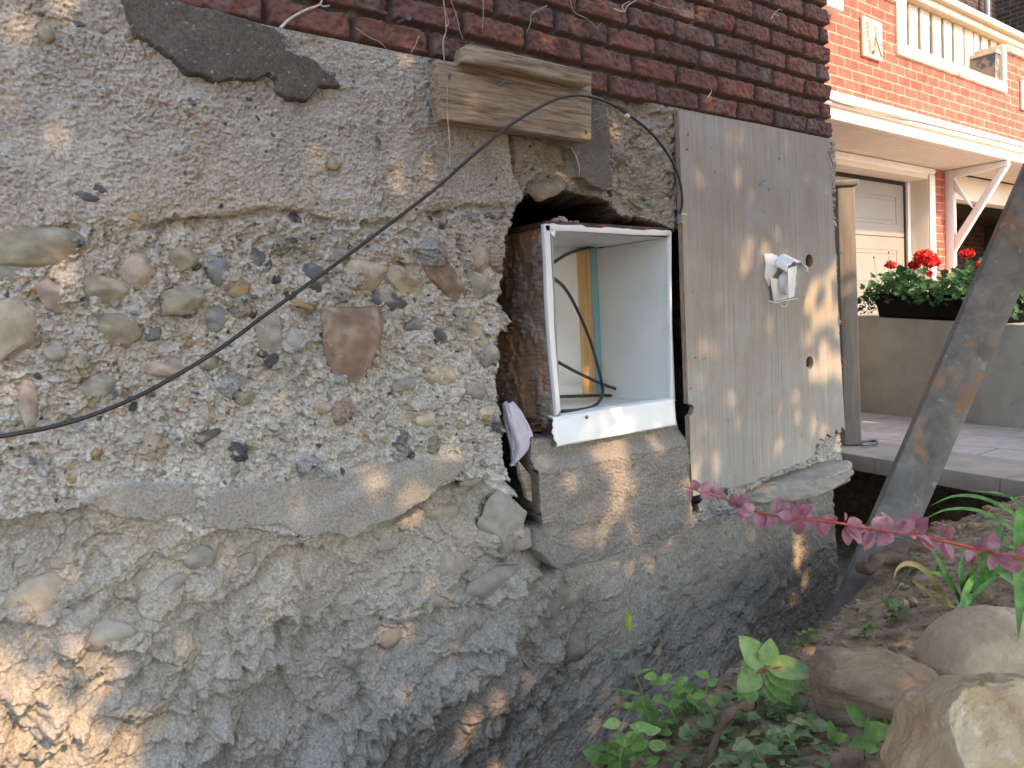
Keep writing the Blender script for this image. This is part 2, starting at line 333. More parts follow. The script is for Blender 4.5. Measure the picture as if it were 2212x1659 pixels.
# top: coarse sandy mortar face
strat = fbm(X*.35, Z+.1*X, .02, 4, 55, ridge=True)
fac4 = facets(wx, wz+.002*vf, .030, 95, .6, .3); vg = vn(X, Z, .0045, 78)
H += wT*(.004*mid+.0030*fine+.0028*vf*ss(-.4, .3, fine+.3*mid)+.40*fac2*ss(-.2, .4, mid)+.0030*strat*ss(0, .5, big)+.30*fac3-.0035*ss(.35, .75, vg)*ss(-.3, .5, mid))
# middle: honeycombed concrete
H += wM*(-.007+.012*big+.006*mid+.004*fine+.30*fac1+.60*fac2+.25*fac4+.0022*vf+.45*fac3-.003*ss(.35, .75, vg))
# lower: chunky, layered, undercut
H += (wL-wR)*(-.026+.020*terr+.022*big+.005*mid+.0035*fine+.26*fac1+.16*fac4+.26*fac2+.20*fac3+.0018*vf)
H += wR*(-.038+.028*fbm(U*.4, V_, .3, 3, 141)+.009*mid+.004*fbm(U*.25, V_, .03, 3, 151)+.0022*fine+.15*fac2+.22*fac4*ss(-.1,.4,mid)+.10*fac3+.0010*vf)
# crevice along the joint between the two pours
cre = np.exp(-((a1-.012-.010*w3)/.010)**2)*ss(.0, .5, fbm(X, Z, .2, 2, 161)+.45)
H -= .008*cre
# smooth render plates, standing proud with broken edges
bw = WP
plates = [
 (WP([(165, 1098), (232, 1052), (300, 1044), (420, 1046), (430, 1108), (350, 1126), (270, 1132), (205, 1115)]), .010, 0),
 (WP([(436, 1108), (470, 1058), (560, 1045), (700, 1030), (800, 1008), (870, 990), (940, 980), (1000, 985), (992, 1022), (950, 1046), (885, 1082), (860, 1108), (815, 1132), (745, 1162), (700, 1150), (650, 1153), (600, 1134), (520, 1148), (446, 1142)]), .017, 0),
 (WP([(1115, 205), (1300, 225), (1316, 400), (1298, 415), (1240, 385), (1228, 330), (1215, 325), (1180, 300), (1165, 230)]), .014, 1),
]
sl = sdp(wx*.35+X*.65, wz*.35+Z*.65, WP([(1142, 915), (1200, 930), (1300, 915), (1468, 880), (1482, 1000), (1486, 1118), (1470, 1135), (1400, 1160), (1330, 1178), (1280, 1200), (1190, 1223), (1165, 1208), (1140, 1180), (1146, 1130), (1128, 1070), (1130, 1000)]))
lt = sdp(wx*.5+X*.5, wz*.5+Z*.5, WP([(1109, 150), (1460, 225), (1462, 510), (1420, 490), (1370, 478), (1340, 455), (1290, 440), (1210, 425), (1130, 440), (1128, 415), (1112, 375)]))
smooth_ = np.zeros_like(X); dark_ = np.zeros_like(X); edge = .0015+.0035*(.5+.5*w3)
for P, t, dk in plates:
    zc_ = float(np.mean([p[1] for p in P])); tm_ = ss(-.005, .03, Z-zc_-.25*(X-float(np.mean([p[0] for p in P]))))*(0 if dk else 1); s = sdp(wx, wz, P)+.004*vf*ss(0, .5, w2)+tm_*(.012*w2+.006*fine); w = ss(-.0015, .003, s); t2 = t*(1+.5*w2)*(1-.75*tm_)
    H = H*(1-w)+w*(t2+.0022*vn(X, Z, .06, 5)+.0005*vf+(.0006*fine)); smooth_ = np.maximum(smooth_, w)
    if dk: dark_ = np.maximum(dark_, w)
# lintel: set back behind the broken end of the wall
wl_ = ss(-.004, .006, lt)*(1-dark_)
H = H*(1-wl_)+wl_*(-.022+.016*big+.008*mid+.004*fine+.5*fac1+.5*fac2+.002*vf+.03*ss(1.75, 1.86, X))
crack = (wx > W(1104, 330)[0]-.002) & (wx < W(1116, 330)[0]+.004*w3) & (Z > W(1110, 385)[1])
H = np.where(crack, -.07, H)
# block below the box
wS = ss(-.004, .010, sl)
slh = .044+.005*mid+.003*fine+.0018*vf+.30*fac3+.0022*np.sin((Z+.01*w1)*2*math.pi/.085)*ss(-.3, .2, w2)-.004*ss(.45, .7, fbm(X, Z*2.5, .02, 3, 643))+.22*fac2*ss(.1, .6, mid)-.004*np.exp(-((Z-.012*w1+.40)/.004)**2)*ss(-.1, .3, w2)-.02*ss(.0, 1, (X-1.80)/.08)-.038*ss(-.350, -.318, Z)
H = H*(1-wS)+wS*slh; H -= .065*np.exp(-((sl+.011)/.009)**2)*(1-wS)*ss(-.42, -.50, Z)
# hand placed masses of the lower wall: (x, y, rx, ry, angle, height)
masses = [(555, 1440, 150, 62, 32, .055), (690, 1440, 80, 95, 20, .045), (1000, 1450, 150, 42, 22, .050), (250, 1480, 190, 120, 20, .030), (70, 1480, 150, 160, 0, .045),
          (860, 1510, 95, 75, 10, .030), (1190, 1300, 62, 44, 10, .035), (1115, 1260, 70, 44, 20, .040), (1270, 1420, 45, 50, 0, .03), (1200, 1395, 42, 40, 0, .028), (420, 1260, 160, 55, 12, .028),
          (620, 1290, 60, 50, 30, .02), (1085, 1120, 62, 86, 5, .045), (930, 1130, 70, 40, -20, .022), (1180, 1500, 70, 50, 25, .03), (780, 1620, 160, 60, 15, .045), (400, 1600, 130, 70, 10, .04),
          (1420, 1400, 60, 90, 0, .02), (600, 1590, 90, 50, -10, .03), (1130, 1620, 170, 55, 25, .03), (1350, 1290, 60, 45, 0, .022)]
def pxscale(px, py):
    p = W(px, py); a = W(px+10, py); b = W(px, py+10); return abs(a[0]-p[0])/10, abs(b[1]-p[1])/10
for (px, py, rx, ry, an, h) in masses:
    c = W(px, py); kx, kz = pxscale(px, py); a = R(an); rx_, rz_ = rx*kx, ry*kz
    m = (np.abs(X-c[0]) < 1.5*max(rx_, rz_)) & (np.abs(Z-c[1]) < 1.5*max(rx_, rz_))
    dx = wx[m]-c[0]; dz = wz[m]-c[1]
    p1 = (dx*math.cos(a)+dz*math.sin(a))/rx_; p2 = (-dx*math.sin(a)+dz*math.cos(a))/rz_
    d = np.abs(p1)**2.6+np.abs(p2)**2.6; v = np.clip(1-d, 0, 1)**.45
    asym = 1-.3*p2        # heavier belly, undercut below
    hh = h*v*asym*(1-.6*wR[m])*(1-wS[m])*(1-smooth_[m])
    H[m] += hh*.8*np.clip(.6+.8*mid[m]+.5*w3[m], .2, 1.3)
# ledges: the mass above hangs over a deep crevice
crev = [([(1095, 1040), (1010, 1046), (960, 1066), (905, 1110), (870, 1132), (820, 1152), (745, 1188), (705, 1197)], .030, .012), ([(712, 1210), (650, 1192), (590, 1214), (560, 1262), (500, 1292), (440, 1352), (422, 1382)], .030, .018), ([(1140, 1260), (1060, 1312), (960, 1322), (880, 1345), (830, 1350), (790, 1362), (740, 1396)], .022, .012),
 ([(1130, 1372), (1060, 1402), (1000, 1412)], .020, .010), ([(862, 1408), (806, 1430), (788, 1480), (806, 1530), (850, 1545)], .018, .010), ([(626, 1372), (612, 1450), (560, 1512), (508, 1578), (500, 1650)], .026, .018), ([(236, 1408), (320, 1416), (400, 1446), (430, 1500)], .016, .012), ([(5, 1352), (70, 1352), (130, 1330), (185, 1300)], .022, .010),
 ([(250, 1580), (230, 1630), (150, 1700)], .018, .014), ([(500, 1385), (520, 1440), (470, 1500), (400, 1540), (320, 1560)], .018, .012), ([(900, 1590), (980, 1580), (1080, 1540), (1160, 1530)], .012, .010), ([(205, 1390), (300, 1400), (350, 1380)], .016, .008), ([(700, 1560), (760, 1590), (860, 1600)], .016, .010)]
for Pl, dpt, blg in crev:
    Q = WP(Pl); best = np.full(X.shape, 1e9, np.float32); side = np.zeros_like(X); ux, uz = X+.010*w1+.006*w3, Z+.010*w2+.006*w3
    qa = np.array(Q); m = (X > qa[:, 0].min()-.12) & (X < qa[:, 0].max()+.12) & (Z > qa[:, 1].min()-.12) & (Z < qa[:, 1].max()+.12)
    x_, z_ = ux[m], uz[m]; bb = np.full(x_.shape, 1e9, np.float32); sdv = np.zeros_like(x_)
    for (ax_, az_), (bx__, bz_) in zip(Q[:-1], Q[1:]):
        ex, ez = bx__-ax_, bz_-az_; t = np.clip(((x_-ax_)*ex+(z_-az_)*ez)/(ex*ex+ez*ez), 0, 1); dx, dz = x_-ax_-t*ex, z_-az_-t*ez; d = np.hypot(dx, dz)
        sg = np.sign(dx*(-ez)+dz*ex)*np.sign(ex if abs(ex) > abs(ez)*.3 else -ez); k_ = d < bb; bb = np.where(k_, d, bb); sdv = np.where(k_, sg, sdv)
    wgt = (.6+.4*w2[m])*(1-smooth_[m])*(1-wS[m])
    H[m] += .95*wgt*np.where(sdv > 0, blg*np.exp(-(bb/.045)**2)-dpt*np.exp(-(bb/.004)**2), -dpt*np.exp(-(bb/.020)**2)-dpt*.3*np.exp(-(bb/.05)**2))
# pebbles and sockets
zoneM = wM*(1-smooth_)*(1-wS); zoneT = wT*(1-smooth_); zoneL = wL*(1-smooth_)*(1-wS)*(1-.6*wR)
C = np.ones(X.shape+(3,), np.float32)
nb = fbm(X, Z, .3, 4, 201); nc = fbm(X, Z, .07, 4, 205)
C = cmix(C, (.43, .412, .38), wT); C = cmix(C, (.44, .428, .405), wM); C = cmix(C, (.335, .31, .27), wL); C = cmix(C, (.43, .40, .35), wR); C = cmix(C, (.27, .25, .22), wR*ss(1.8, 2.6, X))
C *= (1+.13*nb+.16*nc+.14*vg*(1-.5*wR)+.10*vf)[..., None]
C = cmix(C, (.50, .485, .47), .5*ss(.25, .6, fbm(X, Z, .12, 4, 211))*(wM+.22*wL))
C = cmix(C, (.42, .36, .28), .35*ss(.2, .6, fbm(X, Z, .18, 4, 221)))
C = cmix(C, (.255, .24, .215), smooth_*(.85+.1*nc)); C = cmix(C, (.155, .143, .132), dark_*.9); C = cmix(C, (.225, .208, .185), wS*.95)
C = cmix(C, (.34, .30, .26), wS*.5*ss(0, .6, nc)); C = cmix(C, (.35, .32, .27), wl_*.8)
zl = np.clip(zoneM+wl_*.8, 0, 1)
layers = [(.105, 361, .20, .40, .40*zl, .50, .80), (.115, 351, .20, .42, .55*zoneL*ss(-.3, .3, fbm(X, Z, .25, 2, 353)), .42, .97), (.062, 301, .18, .42, .32*zl+.42*zoneL+.012*zoneT, .42, .78), (.034, 311, .18, .38, .38*zl+.42*zoneL+.05*zoneT+.12*wR, .42, .75), (.018, 321, .2, .40, .45*zl+.26*zoneL+.10*zoneT, .45, .7), (.0105, 331, .2, .42, .42*zl+.12*zoneL+.14*zoneT, .5, .7)]
for (c, sdn, ra, rb, pr, ratio, pos) in layers:
    val, idr, rad = pebbles(wx*.3+X*.7, wz*.3+Z*.7, c, sdn, ra, rb, pr, ratio)
    k = (idr*997) % 1; isp = k < pos; w = ss(0, .12, val)*(1-smooth_)
    hp = rad*(1.25*np.sqrt(np.clip(val, 0, 1))-.45)*.75; hn = -rad*.7*np.clip(val, 0, 1)**.7
    H += np.where(isp, np.where(val > 0, hp, 0), np.where(val > 0, hn, 0))*w
    H = np.where((val > .15) & isp, H-.0012*vf*w, H)
    ci = (k*7919 % 1*len(PAL)).astype(int) % len(PAL)
    pc = PAL[ci]*(.8+.4*((idr*131) % 1))[..., None]
    dusty = np.where(zoneL+wR > .4, .28, .95)*np.where(isp, 1, .22)*(.5+.5*(((idr*57) % 1) > .3))
    C = C*(1-(w*dusty)[..., None])+pc*(w*dusty)[..., None]
# chips at the edge of every plate: dark thin crack line comes from real relief only
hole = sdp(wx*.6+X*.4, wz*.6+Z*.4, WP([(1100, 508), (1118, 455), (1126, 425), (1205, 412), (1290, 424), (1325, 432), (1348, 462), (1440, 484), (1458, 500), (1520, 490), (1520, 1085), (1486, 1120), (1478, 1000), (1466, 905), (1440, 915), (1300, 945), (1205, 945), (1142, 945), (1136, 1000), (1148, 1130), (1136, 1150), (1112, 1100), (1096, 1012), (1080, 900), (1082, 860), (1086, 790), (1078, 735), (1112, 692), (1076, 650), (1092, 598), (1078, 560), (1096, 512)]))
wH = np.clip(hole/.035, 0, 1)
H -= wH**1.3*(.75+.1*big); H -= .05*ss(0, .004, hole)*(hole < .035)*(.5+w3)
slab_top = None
C = cmix(C, (.10, .085, .07), ss(-.004, .001, hole)); C = cmix(C, (.02, .018, .016), ss(.001, .006, hole))  # cavity's shade put into the colour: near-black from the rim inwards
# border: run under the bricks; end of the wall
H = np.where(Z > W(760, 95)[1]-.004, np.minimum(H, -.004), H); H = np.where(Z > .6275, -.035, H)
endx = 2.765+.01*w2+.0*X
H = np.where(X > endx, -.3, H)
Y_ = WY-H
Zs = Z-np.clip(H, -.04, .08)*(.30+.04*wL)*np.where(wH > 0, 0, 1)*(1-wT*.5)      # overhanging lower lips
rim = ss(0, .004, hole)*(1-ss(.03, .036, hole)); Zs = Zs+rim*(.016*vn(X, H, .05, 73)+.010*vn(X, H, .02, 74)+.005*vn(X, H, .009, 75))
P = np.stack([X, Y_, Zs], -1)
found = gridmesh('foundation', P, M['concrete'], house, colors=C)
def Hat(x, z):
    i = int(np.clip(np.searchsorted(xs, x), 0, len(xs)-1)); j = int(np.clip(np.searchsorted(zs, z), 0, len(zs)-1))
    return float(H[max(i-2, 0):i+3, max(j-2, 0):j+3].mean())
# --- rocks
_ico = {}
def ico(n):
    if n not in _ico:
        bm = bmesh.new(); bmesh.ops.create_icosphere(bm, subdivisions=n, radius=1)
        _ico[n] = (np.array([v.co[:] for v in bm.verts]), [tuple(v.index for v in f.verts) for f in bm.faces]); bm.free()
    return _ico[n]
def rock(n, seed, ang=.5, rough=.08, planes=9):
    V, Fc = ico(n); V = V.copy(); rg = np.random.default_rng(seed)
    for k in range(int(planes)):
        nn = rg.normal(size=3); nn /= np.linalg.norm(nn); d = 1-ang*rg.uniform(.25, .6)
        e = np.maximum(V@nn-d, 0); V -= e[:, None]*nn*.93
    o = rg.uniform(-50, 50, 3)
    for i, v in enumerate(V):
        p = Vector(v+o); V[i] = v*(1+rough*mn.noise(p*1.3)+rough*.5*mn.noise(p*3.1)+rough*.22*mn.noise(p*8))
    return V, Fc
# traced cobbles: x, y, rx, ry, angle, colour, angularity
T_, G_, B_, D_, K_, O_, PK, BR = (.37, .325, .25), (.25, .245, .23), (.16, .175, .19), (.07, .076, .088), (.24, .22, .165), (.30, .23, .12), (.35, .285, .245), (.20, .135, .10)
cob = [(80, 537, 112, 44, 4, K_, .3), (25, 592, 66, 22, 5, G_, .4), (18, 704, 68, 84, -6, T_, .5), (112, 632, 40, 41, 20, PK, .5), (228, 622, 52, 32, -8, K_, .6), (305, 582, 42, 40, 0, PK, .35),
 (400, 560, 32, 28, -20, K_, .6), (388, 650, 46, 28, 12, K_, .5), (262, 712, 47, 34, -14, K_, .6), (470, 691, 32, 33, 0, B_, .25), (474, 580, 22, 32, 10, B_, .4), (566, 558, 34, 29, 15, D_, .8),
 (520, 622, 19, 21, 0, O_, .9), (690, 600, 33, 28, -30, D_, .5), (583, 715, 38, 54, 8, G_, .3), (800, 592, 39, 41, 20, T_, .6), (876, 608, 43, 34, -8, T_, 1.1), (846, 652, 32, 22, -25, D_, 1.1),
 (768, 735, 64, 84, 4, BR, 1.0), (360, 795, 44, 24, -4, PK, .6), (212, 834, 42, 24, 18, G_, .7), (452, 782, 24, 28, 10, K_, .7), (968, 612, 24, 68, 38, BR, .9), (1050, 622, 42, 42, 14, G_, 1.1),
 (1030, 558, 26, 27, 0, T_, .5), (1088, 694, 28, 30, 0, G_, 1.0), (1028, 722, 52, 25, -30, T_, 1.0), (958, 730, 24, 15, -40, D_, 1.0), (966, 812, 36, 25, -8, T_, .5), (876, 831, 25, 13, 6, G_, .2),
 (1032, 845, 26, 19, -10, G_, .5), (991, 848, 16, 12, 0, (.5, .48, .44), .4), (61, 872, 20, 47, -4, PK, .4), (88, 1292, 88, 40, 14, T_, .4), (438, 1208, 34, 24, 0, G_, .3), (500, 1190, 19, 15, 10, G_, .5),
 (372, 1262, 32, 15, 18, G_, .2), (300, 1262, 42, 22, 28, K_, .4), (982, 1222, 31, 29, 0, T_, .4), (1086, 1128, 48, 74, 4, G_, 1.1), (1075, 1260, 62, 34, 14, G_, .6), (968, 1118, 44, 27, -18, T_, .8),
 (690, 1320, 46, 20, -6, K_, .3), (215, 1372, 74, 30, -12, (.36, .36, .34), .7), (862, 1386, 23, 22, 0, G_, .3), (941, 1300, 19, 12, 12, T_, .3), (904, 1268, 18, 11, 16, G_, .2), (185, 425, 27, 9, -10, D_, .3),
 (216, 408, 15, 8, -30, D_, .5), (720, 356, 16, 14, 20, O_, .7), (288, 470, 17, 11, 4, O_, .7), (1071, 465, 17, 9, 4, D_, .3), (817, 309, 6, 16, 10, D_, .5), (640, 735, 18, 26, 30, (.33, .34, .35), .5),
 (538, 1228, 22, 24, 10, G_, 1.0), (62, 1213, 28, 14, 6, G_, .8), (127, 1215, 20, 24, 40, K_, .9), (168, 1222, 15, 13, 30, D_, 1.0), (1030, 1040, 24, 11, 6, G_, .3), (1222, 1300, 40, 34, 0, G_, .5),
 (1262, 1412, 38, 46, 4, G_, .5), (1205, 1350, 26, 20, 0, G_, .4), (1150, 1218, 26, 26, 0, K_, .5), (100, 72, 22, 18, -25, T_, .5), (170, 52, 13, 7, 0, D_, .5), (220, 62, 11, 9, 0, PK, .4), (1180, 406, 38, 22, 12, (.19, .165, .12), 1.1),
 (905, 700, 24, 18, 10, B_, .6), (640, 640, 20, 14, -20, D_, .9), (120, 760, 26, 18, 0, G_, .5), (330, 720, 20, 16, 10, B_, .4), (530, 860, 22, 14, 15, K_, .5), (700, 880, 20, 15, -10, G_, .6), (600, 930, 16, 12, 0, B_, .4), (925, 905, 20, 16, 0, T_, .5), (1062, 770, 22, 26, 10, G_, .9), (1060, 890, 20, 16, 0, T_, .5), (820, 905, 18, 12, 20, G_, .4), (395, 870, 20, 14, -12, T_, .5), (745, 545, 20, 14, 0, G_, .4), (330, 530, 16, 11, 0, B_, .5), (1100, 535, 20, 26, 0, G_, .5), (660, 657, 24, 10, -10, O_, .9), (455, 940, 32, 15, 28, D_, .9), (845, 1180, 20, 14, 10, G_, .4), (130, 1330, 26, 14, 20, G_, .5), (1115, 1165, 24, 24, 0, G_, .5)]
for i, (px, py, rx, ry, an, c, ag) in enumerate(cob):
    kx, kz = pxscale(px, py); cx, cz = W(px, py); a = R(an); ra, rb = rx*kx, ry*kz
    hb = Hat(cx, cz); rd = min(ra, rb)*.74
    V, Fc = rock(4 if rx*ry > 700 else 3, 500+i, ag, .11 if ag < .5 else .15, 9+4*ag)
    V = V/np.array([np.abs(V[:, 0]).max(), np.abs(V[:, 1]).max(), np.abs(V[:, 2]).max()]); x_ = V[:, 0]*ra*1.16; z_ = V[:, 2]*rb*1.16; y_ = V[:, 1]*rd
    low = .22 if py < 1050 else -.05
    xx = x_*math.cos(a)-z_*math.sin(a); zz = x_*math.sin(a)+z_*math.cos(a)
    Vw = np.stack([cx+xx, WY-hb+y_+rd*(.46-low), cz+zz], -1)
    rgn = np.random.default_rng(i); base = np.array(c)*rgn.uniform(.9, 1.1)
    n1 = fbm(Vw[:, 0]+Vw[:, 1], Vw[:, 2], .02, 4, 700+i); n2 = fbm(Vw[:, 0]*.4, Vw[:, 2]+.5*Vw[:, 0], .012, 3, 800+i)
    cc = base[None]*(1+.42*n1+.30*n2)[:, None]
    n3 = fbm(Vw[:, 0]*.6+Vw[:, 2]*.5, Vw[:, 2]-Vw[:, 0]*.4, .025, 4, 900+i); st_ = (ss(.15, .5, n3)*(.55 if i % 3 == 0 else .2))[:, None]; cc = cc*(1-st_)+np.array((.09, .085, .085) if i % 2 else (.33, .22, .12))*st_
    if py > 1030: cc = cc*.45+np.array((.25, .225, .19))*.55
    o2 = (.10+.5*ss(.12, .5, n1+.5*n2))[:, None]; cc = cc*(1-o2)+np.array((.36, .33, .29) if py < 1030 else (.28, .25, .21))*o2
    obj('embedded_stone', Vw, Fc, M['stone'], house, True, colors=np.clip(cc, .02, .8))
# --- brickwork: raised bricks with deep black joints
bz0 = .626; CH, BL = .0655, .192
xs2 = axis([(-.8, .3, .008), (.3, 1.4, .0026), (1.4, 2.75, .0034)]); zs2 = axis([(bz0-.004, 1.16, .0024)])
X2, Z2 = np.meshgrid(xs2, zs2, indexing='ij')
row = np.floor((Z2-bz0)/CH).astype(int); off = np.array([.650, .745, .655, .738, .648, .75, .66, .742, .65, .745])[np.clip(row, 0, 9) % 10]
sag = .003*vn(X2, Z2*0, .35, 3); fz = (Z2-bz0-sag)/CH-row
cidx = np.floor((X2-off)/BL); fx = (X2-off)/BL-cidx
hsh = lambda a, b, k: (np.sin(a*12.9898+b*78.233+k*37.719)*43758.5453) % 1
r1 = hsh(row, cidx, 1); r2 = hsh(row, cidx, 2); r3 = hsh(row, cidx, 3); r4 = hsh(row, cidx, 4)
# some bricks are headers split in two
n_e = fbm(X2, Z2, .03, 4, 401); n_f = fbm(X2, Z2, .012, 4, 411); n_g = fbm(X2, Z2, .005, 2, 421)
dxe = (np.minimum(fx, 1-fx))*BL-.0055-.0015*r1; dze = np.minimum(fz*CH-.0022, (1-fz)*CH-.0085)
rr = .005; ddx = np.minimum(dxe-rr, 0); ddz = np.minimum(dze-rr, 0)
dist = rr-np.sqrt(ddx**2+ddz**2); dist = np.where((dxe > rr) & (dze > rr), rr, dist)+.0016*n_e+.0009*n_f
wb2 = ss(-.001, .0050, dist)
Hb = -.021+.004*n_f+.003*n_e+wb2*(.021+.004*(r2-.5)+.0012*n_e+.0008*n_f+.0005*n_g+.004*(r3-.5)*(fx-.5)*2+.003*(r4-.5)*(fz-.5)*2)
chip = ss(.55, .75, fbm(X2, Z2, .045, 3, 431)); Hb -= .003*chip*wb2
lb = np.where(row % 2 == 0, 2.735, 2.728)+.004*vn(X2*0, Z2, .03, 8)
Hb = np.where(X2 > lb, -.12, Hb)
bc = .95*np.array([(.150, .076, .066), (.170, .082, .068), (.13, .068, .062), (.19, .086, .066), (.11, .064, .060), (.155, .076, .067)], np.float32)[(r1*5.99).astype(int)]
Cb = bc*(1.12+.15*n_e+.12*n_f)[..., None]
Cb = cmix(Cb, (.26, .09, .055), .45*ss(.25, .6, fbm(X2, Z2, .05, 4, 441)))
Cb = cmix(Cb, (.085, .060, .058), .4*ss(.1, .5, fbm(X2, Z2, .08, 4, 451)))
Cb = cmix(Cb, (.19, .165, .16), .6*ss(.15, .6, fbm(X2, Z2, .06, 4, 461)))
Cb = cmix(Cb, (.085, .074, .068), 1-wb2); Cb = cmix(Cb, (.20, .18, .15), .7*(1-wb2)*ss(.35, .6, fbm(X2, Z2, .05, 3, 471)))
Cb = cmix(Cb, (.45, .41, .38), .5*ss(.66, .78, fbm(X2, Z2, .008, 3, 481))*ss(-.1, .4, n_e))
gridmesh('brickwork', np.stack([X2, WY-.004-Hb, Z2], -1), M['brick'], house, colors=Cb)
# the rest of the house: upper wall, end wall, core
m = MB(); m.box((-3.2, WY+.002, 1.158), (2.73, WY+.22, 4.2)); m.box((-3.2, WY+.002, -1.6), (-.79, WY+.22, 1.158))
m.build('upper_wall', M["brickplain"], house)
m = MB(); m.box((2.55, WY+.10, .60), (2.725, 5.2, 4.2)); m.box((2.50, WY+.2, -1.6), (2.765, 5.2, .598)); m.box((-3.2, 5.0, -1.6), (2.49, 5.2, 4.2)); m.box((-3.2, WY+.23, 4.0), (2.5, 4.99, 4.2)); m.box((-3.2, WY+.23, -1.6), (-3.0, 4.99, 3.99))
m.build('end_wall', M['dark'], house)
# ================================================================ UNSEEN TREE ADDED BEHIND THE CAMERA (crown gaps shaped to dapple the light)
lit = [(430, 100, 16, 12), (545, 152, 18, 16), (440, 245, 24, 14), (985, 215, 26, 24), (690, 930, 26, 14), (740, 1010, 20, 24), (75, 1560, 215, 170), (30, 1420, 90, 90), (90, 1275, 66, 34),
       (200, 1640, 120, 60), (700, 1095, 60, 74), (815, 1050, 52, 64), (945, 985, 58, 40), (690, 1190, 80, 34), (870, 1082, 52, 24), (630, 1280, 30, 16), (980, 1180, 22, 18), (728, 1400, 14, 22), (1012, 1530, 12, 50),
       (1045, 1510, 12, 40), (1020, 1580, 30, 20), (1300, 1040, 36, 110), (1240, 1160, 34, 44), (1212, 1040, 14, 50), (1340, 1180, 24, 30), (1398, 960, 9, 44), (1478, 1100, 18, 50), (1242, 925, 10, 34), (1292, 935, 12, 26),
       (1338, 920, 20, 44), (1402, 905, 9, 44), (1480, 990, 10, 34), (1742, 700, 40, 80), (1788, 660, 16, 90), (1700, 655, 16, 26), (1765, 800, 44, 34), (1700, 890, 12, 40), (1758, 950, 16, 18), (1655, 870, 9, 44),
       (1584, 575, 16, 40), (1630, 600, 12, 26), (1505, 770, 14, 22), (1540, 640, 10, 26), (1520, 1000, 10, 50), (1748, 1180, 14, 56), (1212, 16, 16, 12), (1242, 46, 14, 10), (1186, 96, 7, 22), (562, 14, 10, 16),
       (1690, 140, 16, 12), (1330, 20, 12, 10), (1600, 760, 10, 30), (1480, 400, 8, 14), (150, 1150, 20, 12), (420, 1030, 20, 8), (1560, 880, 8, 20), (880, 150, 8, 8), (55, 850, 44, 20), (30, 60, 40, 14), (330, 620, 18, 9), (640, 470, 30, 8)]
# where on the wall the light gets through: kept as places on the wall
LT = []
for (px, py, rx, ry) in lit:
    c = W(px, py); kx, kz = pxscale(px, py); LT.append((c[0], c[1], rx*kx+.016, ry*kz+.014))
LT = np.array(LT)
rg = np.random.default_rng(77)
def leafshape(w, l, fold=.15):
    return [(0, 0, 0), (-w*.45, l*.35, fold*w), (-w*.32, l*.75, fold*w*.6), (0, l, -.08*l), (w*.32, l*.75, fold*w*.6), (w*.45, l*.35, fold*w), (0, l*.45, 0)], [(0, 6, 1), (1, 6, 2), (2, 6, 3), (3, 6, 4), (4, 6, 5), (5, 6, 0)]
NL = 31000
qx = rg.uniform(-.7, 5.3, NL); qy = rg.uniform(-1.25, -.62, NL); qz = rg.uniform(.35, 3.55, NL)
s3 = np.array(sdir)
tt = (WY-qy)/s3[1]*-1; wxp = qx-s3[0]*tt; wzp = qz-s3[2]*tt        # where its shadow falls on the wall
on = (wxp < 2.95) & (wzp > -1.4)
d = np.min(((wxp[:, None]-LT[:, 0])/LT[:, 2])**2+((wzp[:, None]-LT[:, 1])/LT[:, 3])**2, 1)
low_left = (wxp < W(190, 1500)[0]) & (wzp < W(100, 1340)[1])
keep = np.where(on, (d > 1) | (rg.random(NL) < np.where(low_left, .02, .14)), True)
# the part of the crown over the path is lower: the neighbour's front stays in the sun
keep &= ~((qx > 3.4) & (qz > 2.45-.10*(qx-3.4)))
qx, qy, qz = qx[keep], qy[keep], qz[keep]
LV, LF = leafshape(.058, .085); LV = np.array(LV)-np.array([0, .042, 0]); LF = np.array(LF); n = len(qx)
ax = rg.normal(size=(n, 3)); nrm = s3*1.3+ax*.55; nrm /= np.linalg.norm(nrm, axis=1)[:, None]
t1 = np.cross(nrm, rg.normal(size=(n, 3))); t1 /= np.linalg.norm(t1, axis=1)[:, None]; t2 = np.cross(nrm, t1)
sz = rg.uniform(.7, 1.25, n)
A = (LV[None, :, 0, None]*t1[:, None]+LV[None, :, 1, None]*t2[:, None]+LV[None, :, 2, None]*nrm[:, None])*sz[:, None, None]+np.stack([qx, qy, qz], -1)[:, None]
tree = empty('gobo_tree', (1.2, -1.5, -.70), 'added leafy tree out of view behind the camera, gapped to dapple the light', 'tree')
FF = (LF[None]+np.arange(n)[:, None, None]*7).reshape(-1, 3)
obj('crown', A.reshape(-1, 3), FF.tolist(), M['treeleaf'], tree)
m = MB(); m.tube(spline([(1.2, -1.5, -.9), (1.22, -1.45, .3), (1.1, -1.3, 1.6), (1.25, -1.1, 3.0), (1.3, -1.0, 3.6)], 6), list(np.linspace(.11, .03, 25)), 10); m.build('trunk', M['bark'], tree, True)
m = MB()
for k in range(16):
    z0 = .4+.18*k; e = np.array([rg.uniform(-2.0, 5.4) if k % 2 else rg.uniform(-1.5, 3), rg.uniform(-1.15, -.8), z0+rg.uniform(.2, .7)])
    if e[0] > 3.4: e[2] = min(e[2], 2.2)
    m.tube(spline([(1.2, -1.35, z0), ((1.2+e[0])/2, -1.15, z0+.25), e], 6), list(np.linspace(.025, .004, 13)), 5)
m.build('limb', M['bark'], tree, True)
